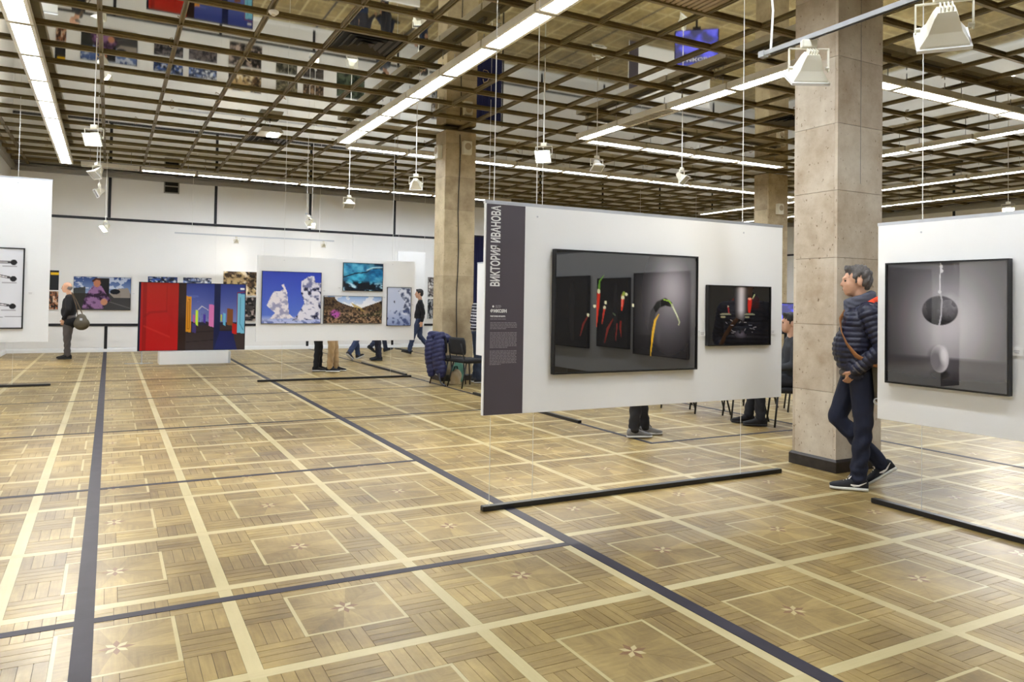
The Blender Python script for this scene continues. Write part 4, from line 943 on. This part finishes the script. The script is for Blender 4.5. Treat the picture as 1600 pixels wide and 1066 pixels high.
def person(loc, heading, label, top, legs, shoes, hair, pose={}, height=1.78, voxel=.014, sole=(200, 198, 194), build=1.0, hairstyle='short', puffy=False, stripes=False, coat=0, swoosh=False, lace=None, beard=None, hands=True, hair_fn=None):
    J = dict(BASE); J.update(pose); k = height/1.78; P = {n: Vector(v) for n, v in J.items() if isinstance(v, tuple) and n[:2] != 'hd'}
    g = empty('person', loc, math.radians(heading), label, 'person'); g.scale = (k, k, k)
    fx = Matrix.Rotation(J['face'], 3, 'Z'); hd = P['head']
    def H(x, y, z): return hd+fx @ Vector((x, y, z))
    # body: one continuous skin surface
    b = MB()
    b.ell(H(-.012, 0, .035), (.098, .078, .092), fx); b.ell(H(.028, 0, -.02), (.072, .062, .098), fx); b.ell(H(.042, 0, -.082), (.046, .044, .034), fx); b.ell(H(-.04, 0, -.01), (.062, .062, .07), fx)
    b.caps(H(.090, 0, .016), H(.108, 0, -.022), .009, .011, 8); b.ell(H(.098, 0, -.028), (.014, .016, .009), fx); b.caps(H(.088, -.03, .03), H(.088, .03, .03), .011, .011, 8); b.caps(H(.088, -.018, -.054), H(.088, .018, -.054), .009, .009, 8); b.caps(H(.084, -.016, -.066), H(.084, .016, -.066), .009, .009, 8)
    for s in (-1, 1): b.ell(H(-.016, s*.083, -.008), (.019, .010, .033), fx); b.ell(H(.062, s*.036, -.022), (.022, .02, .022), fx)
    b.caps(P['neck']+Vector((0, 0, -.03)), hd+fx @ Vector((-.02, 0, -.05)), .056, .054)
    b.caps(P['pelvis'], P['chest'], .10, .11); b.caps(P['chest'], P['neck'], .10, .06)
    for s in 'LR':
        b.caps(P['hip'+s], P['knee'+s], .065, .05); b.caps(P['knee'+s], P['ank'+s], .045, .034); b.caps(P['chest'], P['sh'+s], .07, .05); b.caps(P['sh'+s], P['el'+s], .04, .034); b.caps(P['el'+s], P['wr'+s], .034, .024); b.caps(P['hip'+s], P['pelvis'], .07, .08)
        if hands: hand(b, P['wr'+s], Vector(J['hd'+s]) if 'hd'+s in J else P['wr'+s]-P['el'+s], 1 if s == 'L' else -1)
    o = link('body', blob(b, min(voxel, .008 if hands else voxel), 2, name='body'), g, SKIN)
    for s in (-1, 1): MB().ell(H(.083, s*.031, .008), (.008, .012, .008)).build('eye', M_eye, g, True)
    # hair
    h = MB()
    if hairstyle != 'bald':
        h.ell(H(-.022, 0, .062), (.102, .086, .082), fx); h.ell(H(-.062, 0, .010), (.062, .078, .085), fx); h.caps(H(.058, -.035, .112), H(.058, .035, .112), .024, .024, 8)
        for s in (-1, 1): h.caps(H(.012, s*.068, .05), H(.008, s*.070, .0), .018, .010, 8)
    else: h.ell(H(-.055, 0, -.005), (.064, .079, .06), fx)
    if hairstyle == 'long': h.ell(H(-.06, 0, -.1), (.06, .09, .14), fx)
    hm = hair_fn or (lambda co: .004*np.sin(co[:, 0]*140+co[:, 2]*60)*np.sin(co[:, 1]*120))
    link('hair', blob(h, .012, 2, hm, 'hair'), g, mat('hair_%d_%d_%d' % hair, hair, .6, noise=(60, .35)))
    # trousers
    t = MB(); B = build
    t.ell(P['pelvis']+Vector((0, 0, -.01)), (.115*B, .165*B, .13))
    for s in 'LR':
        kn, an = P['knee'+s], P['ank'+s]; t.caps(P['hip'+s], kn, .096*B, .072); t.caps(kn, an+(kn-an)*.02, .07, .062)
    def wr(co): return .006*np.sin(co[:, 2]*44+3*np.sin(co[:, 0]*22)+2*co[:, 1]*20)*np.exp(-((co[:, 2]-.34)/.26)**2)+.003*np.sin(co[:, 2]*90+co[:, 1]*40)*(co[:, 2] < .2)
    link('trousers', blob(t, voxel, 3, wr, 'trousers'), g, cloth(legs))
    # top
    c = MB(); th = 1.12 if puffy else 1.0
    zb = P['pelvis'].z-.03-coat
    c.caps(P['chest']+Vector((0, -.075, .02)), P['chest']+Vector((0, .075, .02)), .118*B*th, .118*B*th); c.ell(P['waist']+Vector((.012*B, 0, 0)), (.128*B*th, .172*B*th, .19)); c.caps(P['waist']+Vector((0, -.06, 0)), P['chest']+Vector((0, -.06, 0)), .125*B*th, .12*B*th); c.caps(P['waist']+Vector((0, .06, 0)), P['chest']+Vector((0, .06, 0)), .125*B*th, .12*B*th); c.ell(Vector((P['pelvis'].x, 0, zb+.09))+Vector((.015 if puffy else 0, 0, 0)), (.136*B*th, .180*B*th, .12+coat*.4)); c.caps(P['shL'], P['shR'], .07*th, .07*th); c.caps(P['chest'], P['neck']+Vector((0, 0, -.02)), .11, .068)
    if puffy:
        for y in (-.06, .06): c.caps(P['waist']+Vector((.015, y, .02)), Vector((P['pelvis'].x+.02, y, zb-.06)), .130, .130)
    for s in 'LR':
        sh, el, wrp = P['sh'+s], P['el'+s], P['wr'+s]; c.caps(sh, el, .066*th, .056*th); c.caps(el, wrp+(el-wrp)*.06, .056*th, .043*th)
    if puffy:
        def fn(co):
            out = np.zeros(len(co)); best = np.full(len(co), 9.); par = np.zeros(len(co))
            for a, d in (('shL', 'elL'), ('elL', 'wrL'), ('shR', 'elR'), ('elR', 'wrR')):
                tt, dd, L = seg_t(co, P[a], P[d]); m = dd < .085; w = np.where(m, dd, 9.); sel = w < best; best = np.where(sel, w, best); par = np.where(sel, tt*L+(.29 if a[:2] == 'el' else 0), par)
            arm = (best < .085) & (np.abs(co[:, 1]) > .15); s = np.where(arm, par, co[:, 2]); ph = (s/.042) % 1.0
            return .011*np.sqrt(np.abs(np.sin(np.pi*ph)))-.005
    else:
        def fn(co): return .004*np.sin(co[:, 2]*42+5*np.sin(co[:, 1]*14))*np.exp(-((co[:, 2]-1.08)/.14)**2)
    me = blob(c, voxel*(.75 if puffy else 1), 3, fn, 'jacket')
    if puffy:                                     # straight hem
        bm = bmesh.new(); bm.from_mesh(me); kill = []
        for f in bm.faces:
            q = f.calc_center_median()
            if q.z < .962 and all(seg_t(np.array([q]), P['el'+s], P['wr'+s])[1][0] > .07 for s in 'LR'): kill.append(f)
        bmesh.ops.delete(bm, geom=kill, context='FACES'); bm.to_mesh(me); bm.free()
    if stripes:
        me.materials.append(cloth(top)); me.materials.append(cloth((206, 204, 206))); z = np.empty(len(me.polygons)*3, np.float32); me.polygons.foreach_get('center', z)
        me.polygons.foreach_set('material_index', ((z.reshape(-1, 3)[:, 2]/.055) % 1 > .68).astype(np.int32)); link('jacket', me, g)
    else: link('jacket', me, g, cloth(top, .45 if puffy else .8))
    for s in 'LR': shoe(g, P['ank'+s], J['foot'+s], J['pit'+s], cloth(shoes), mat_sole(sole), lace, swoosh)
    return g, P
_S = {}
def mat_sole(c):
    if c not in _S: _S[c] = mat('sole_%d' % c[0], c, .5)
    return _S[c]

# man in the puffer jacket, walking to the left past the column
M_lace = mat('white_laces', (236, 232, 226), .6)
pose2 = dict(hipL=(-.03, .085, .95), kneeL=(-.05, .09, .51), ankL=(-.01, .095, .088), hipR=(-.01, -.085, .95), kneeR=(.135, -.07, .545), ankR=(-.20, -.06, .195), pitR=.62, pelvis=(-.03, 0, .98), waist=(.015, 0, 1.12), chest=(-.035, 0, 1.31), neck=(-.05, 0, 1.475), head=(.005, 0, 1.66),
             shL=(-.07, .19, 1.42), elL=(-.17, .245, 1.14), wrL=(.02, .185, .955), hdL=(.5, -.62, -1), hdR=(.2, .2, -1), shR=(-.06, -.19, 1.42), elR=(-.15, -.25, 1.14), wrR=(-.02, -.18, .95), face=.10)
ML = Vector((5.42, 4.07, 0)); MH = 132
man, P = person(ML, MH, 'man in a navy quilted puffer jacket and jeans walking beside the stone column', (26, 28, 50), (24, 30, 52), (34, 36, 42), (88, 83, 80), pose2, 1.80, .010, (226, 224, 218), 1.04, 'short', True, swoosh=M_lace, lace=M_lace,
                hair_fn=lambda co: .007*np.sin(co[:, 0]*90+co[:, 2]*50)*np.sin(co[:, 1]*70+co[:, 2]*40)+.003*np.sin(co[:, 0]*260))
mb = MB(); nk = P['neck']
for a, r in (((0, 0, .0), .040), ((.005, 0, .035), .036)):
    mb.tube([nk+Vector((a[0]+.02+.088*math.cos(q*math.pi/8), .078*math.sin(q*math.pi/8), a[2]+.012-.035*math.cos(q*math.pi/8))) for q in range(17)], r, 10)
mb.tube([nk+Vector(v) for v in ((.10, .03, .0), (.125, .035, -.07), (.135, .04, -.15), (.125, .05, -.22))], [.036, .042, .045, .036], 10, flat=.5, upv=(0, 1, 0))
link('scarf', blob(mb, .010, 2, lambda co: .003*np.sin(co[:, 2]*160+co[:, 1]*90), 'scarf'), man, cloth((78, 80, 94)))
mb = MB().tube([nk+Vector(v) for v in ((.06, .105, -.05), (.0, .115, -.012), (-.06, .105, .02), (-.10, .05, .035), (-.11, 0, .04), (-.10, -.05, .035), (-.03, -.11, 0))], [.012, .024, .030, .034, .034, .034, .02], 10)
link('hood_lining', blob(mb, .009, 1, name='hood_lining'), man, cloth((226, 74, 34)))
mb = MB().tube([nk+Vector(v) for v in ((.03, .125, -.07), (-.04, .14, -.045), (-.10, .12, -.01), (-.145, .05, .0), (-.15, 0, .005), (-.14, -.05, .0), (-.05, -.13, -.04))], [.02, .036, .042, .044, .044, .044, .03], 10)
link('hood', blob(mb, .010, 2, lambda co: .004*np.sin(co[:, 0]*140), 'hood'), man, cloth((26, 28, 50), .45))
mb = MB(); mb.ell(P['pelvis']+Vector((.02, 0, -.055)), (.140, .172, .06)); link('shirt_hem', blob(mb, .012, 2, name='shirt_hem'), man, cloth((104, 98, 96)))
mb = MB().caps(P['wrL']+(P['elL']-P['wrL'])*.10, P['wrL']+(P['elL']-P['wrL'])*.32, .052, .055); link('cuff', blob(mb, .009, 1, name='cuff'), man, cloth((96, 92, 94)))
# shoulder bag
RM = Matrix.Rotation(math.radians(MH), 3, 'Z')
bag = empty('shoulder_bag', ML, math.radians(MH), 'olive messenger bag with tan strap worn by the man in the puffer jacket', 'bag')
MB().cbox((-.26, .13, .90), (.30, .11, .34), .03, Euler((0, .10, 0)).to_matrix()).build('pouch', cloth((92, 84, 66)), bag, True)
MB().cbox((-.26, .19, .945), (.31, .02, .25), .008, Euler((0, .10, 0)).to_matrix()).build('flap', cloth((82, 74, 58)), bag, True)
strap = [(-.10, -.12, 1.53), (.06, -.03, 1.47), (.125, .07, 1.37), (.12, .145, 1.27), (.085, .195, 1.18), (.02, .232, 1.09), (-.08, .255, 1.03), (-.18, .22, 1.02)]
MB().tube(strap, .021, 8, flat=.22, upv=(.3, .2, 1)).build('strap', cloth((150, 100, 58)), bag, True)
MB().tube([(-.135+.022*math.cos(q*math.pi/8), .195, .735+.022*math.sin(q*math.pi/8)) for q in range(17)], .005, 8).build('ring', M_alu, bag, True)

# man in black looking at the left panel
person((-.80, 19.5, 0), 172, 'grey-haired man in a black jacket standing at the far left', (20, 20, 24), (84, 78, 76), (30, 28, 28), (120, 116, 114), dict(head=(.06, 0, 1.655), neck=(-.01, 0, 1.48), elL=(-.02, .24, 1.14), wrL=(.08, .19, .93), hdL=(.2, -.2, -1), elR=(-.02, -.24, 1.14), wrR=(.08, -.19, .93), hdR=(.2, .2, -1), ankL=(-.02, .08, .09), ankR=(.04, -.08, .09), face=-.1), 1.73, .016, (24, 22, 22), 1.2, 'bald', coat=.16)
bag = empty('hand_bag', (-.80, 19.5, 0), math.radians(172), 'brown leather shoulder bag behind the man in black', 'bag')
mb = MB(); mb.ell((-.28, .13, .80), (.17, .09, .15)); mb.ell((-.27, .13, .90), (.12, .06, .13)); link('pouch', blob(mb, .02, 3, name='pouch'), bag, cloth((82, 74, 58), .5))
MB().tube([(-.20, .14, .98), (-.17, .17, 1.2), (-.08, .16, 1.46), (-.06, .08, 1.5), (-.16, .06, 1.3), (-.30, .12, .99)], .012, 6).build('strap', cloth((90, 70, 50), .5), bag)
MB().box((-.28, .215, .9), (.05, .01, .05)).build('buckle', M_alu, bag)

# visitors behind the landscape panel
stride = dict(kneeL=(.16, .09, .52), ankL=(.26, .09, .11), pitL=-.25, kneeR=(-.02, -.09, .50), ankR=(-.30, -.09, .19), pitR=.6, hipL=(.01, .085, .93), hipR=(-.01, -.085, .93), elL=(-.10, .24, 1.16), wrL=(-.06, .24, .91), elR=(.02, -.24, 1.15), wrR=(.18, -.24, .98))
person((3.72, 15.05, 0), -15, 'visitor in black trousers standing behind the landscape panel', (40, 40, 46), (22, 22, 26), (24, 24, 26), (50, 40, 34), dict(ankL=(.05, .09, .09), kneeL=(.05, .09, .5)), 1.74, .02)
person((3.95, 14.85, 0), -20, 'visitor in khaki trousers standing behind the landscape panel', (70, 80, 92), (170, 142, 102), (26, 26, 32), (70, 60, 52), dict(ankL=(.10, .10, .09), kneeL=(.07, .10, .5)), 1.78, .02, (226, 224, 220), 1.05)
person((5.22, 17.5, 0), 35, 'visitor in blue jeans striding behind the landscape panel', (60, 60, 70), (46, 60, 92), (40, 36, 34), (60, 50, 40), stride, 1.75, .02)
person((5.72, 17.2, 0), 170, 'visitor in dark trousers standing farther right behind the landscape panel', (44, 44, 50), (26, 26, 40), (20, 20, 22), (40, 36, 34), {}, 1.76, .02, (30, 30, 30))
person((6.55, 19.65, 0), 10, 'farthest visitor striding in dark jeans near the back wall', (50, 52, 60), (40, 48, 70), (24, 24, 28), (56, 50, 44), stride, 1.75, .02, (40, 40, 40))
person((7.36, 18.75, 0), 160, 'visitor in black sweater and jeans walking past the landscape panel edge', (18, 18, 22), (44, 56, 84), (20, 20, 22), (30, 26, 24), stride, 1.74, .018, (30, 30, 30))
person((5.86, 12.06, 0), -10, 'visitor in a striped shirt standing in front of the second column edge', (44, 44, 56), (44, 52, 68), (60, 60, 62), (50, 44, 40), dict(head=(.12, 0, 1.62), chest=(.03, 0, 1.29), neck=(.05, 0, 1.46)), 1.70, .016, stripes=True)
# visitor behind the pepper panel: only the trousers and trainers show
person((5.20, 6.66, 0), -18, 'visitor in black trousers and grey trainers behind the pepper panel', (60, 56, 60), (28, 26, 28), (120, 118, 116), (46, 40, 36), dict(ankL=(.13, .07, .09), kneeL=(.08, .08, .5), ankR=(-.06, -.11, .09), kneeR=(-.03, -.10, .5)), 1.76, .016, (206, 204, 200), lace=M_cableb)
# seated man
person((7.42, 6.50, 0), 145, 'man in a dark suit sitting on a chair in the gap beside the near column', (40, 42, 46), (26, 26, 30), (22, 20, 20), (34, 30, 28), dict(pelvis=(-.06, 0, .56), hipL=(-.04, .09, .55), hipR=(-.04, -.09, .55), kneeL=(.38, .11, .55), kneeR=(.38, -.10, .54), ankL=(.36, .12, .09), ankR=(.46, -.10, .09), waist=(-.05, 0, .70), chest=(-.05, 0, .90), neck=(-.04, 0, 1.08), head=(.0, 0, 1.255), shL=(-.05, .185, 1.03), shR=(-.05, -.185, 1.03), elL=(.0, .25, .76), elR=(.0, -.25, .76), wrL=(.22, .17, .70), wrR=(.22, -.17, .70)), 1.78, .016, (22, 20, 20), 1.05)

# ------------------------------------------------------------------ coat and bags by the second column
ct = empty('puffer_coat', (5.30, 12.05, 0), math.radians(100), 'navy blue puffer coat draped over the chair back', 'coat')
mb = MB(); mb.ell((-.12, .30, .55), (.17, .085, .36)); mb.ell((.13, .31, .56), (.12, .085, .34)); mb.caps((-.18, .27, .86), (.17, .27, .86), .065, .065); mb.ell((-.18, .28, .30), (.13, .07, .17)); mb.ell((0, .12, .80), (.2, .10, .09)); mb.ell((.1, .30, .27), (.10, .07, .15))
link('shell', blob(mb, .014, 2, lambda co: .016*np.sqrt(np.abs(np.sin(np.pi*(co[:, 2]+.25*co[:, 0])/.075)))-.008, 'shell'), ct, cloth((27, 30, 72), .55))
MB().tube([(-.24, .36, .22), (-.33, .38, .08), (-.44, .36, .03)], [.012, .014, .016], 8).build('drawstring', M_cableb, ct)
def soft_bag(name, loc, r, col, label):
    g = empty(name, loc, .4, label, 'bag'); mb = MB(); mb.ell((0, 0, r[2]*.9), r); mb.box((0, 0, r[2]*.5), (r[0]*1.5, r[1]*1.5, r[2]))
    link('sack', blob(mb, .02, 4, lambda co: .01*np.sin(co[:, 0]*40+co[:, 2]*25), 'sack'), g, cloth(col, .6))
    MB().tube([(-r[0]*.5, 0, r[2]*1.6), (-r[0]*.3, 0, r[2]*2.2), (r[0]*.3, 0, r[2]*2.2), (r[0]*.5, 0, r[2]*1.6)], .01, 6).build('handle', cloth((30, 30, 34)), g)
soft_bag('duffel_bag', (6.05, 11.5, 0), (.28, .2, .2), (30, 34, 48), 'dark navy duffel bag on the floor right of the empty chair')
soft_bag('tote_bag', (5.62, 12.35, 0), (.13, .10, .21), (96, 150, 128), 'pale green bag behind the empty chair')
soft_bag('carrier_bag', (5.40, 11.98, 0), (.12, .09, .14), (196, 176, 140), 'crumpled beige carrier bag under the chairs')
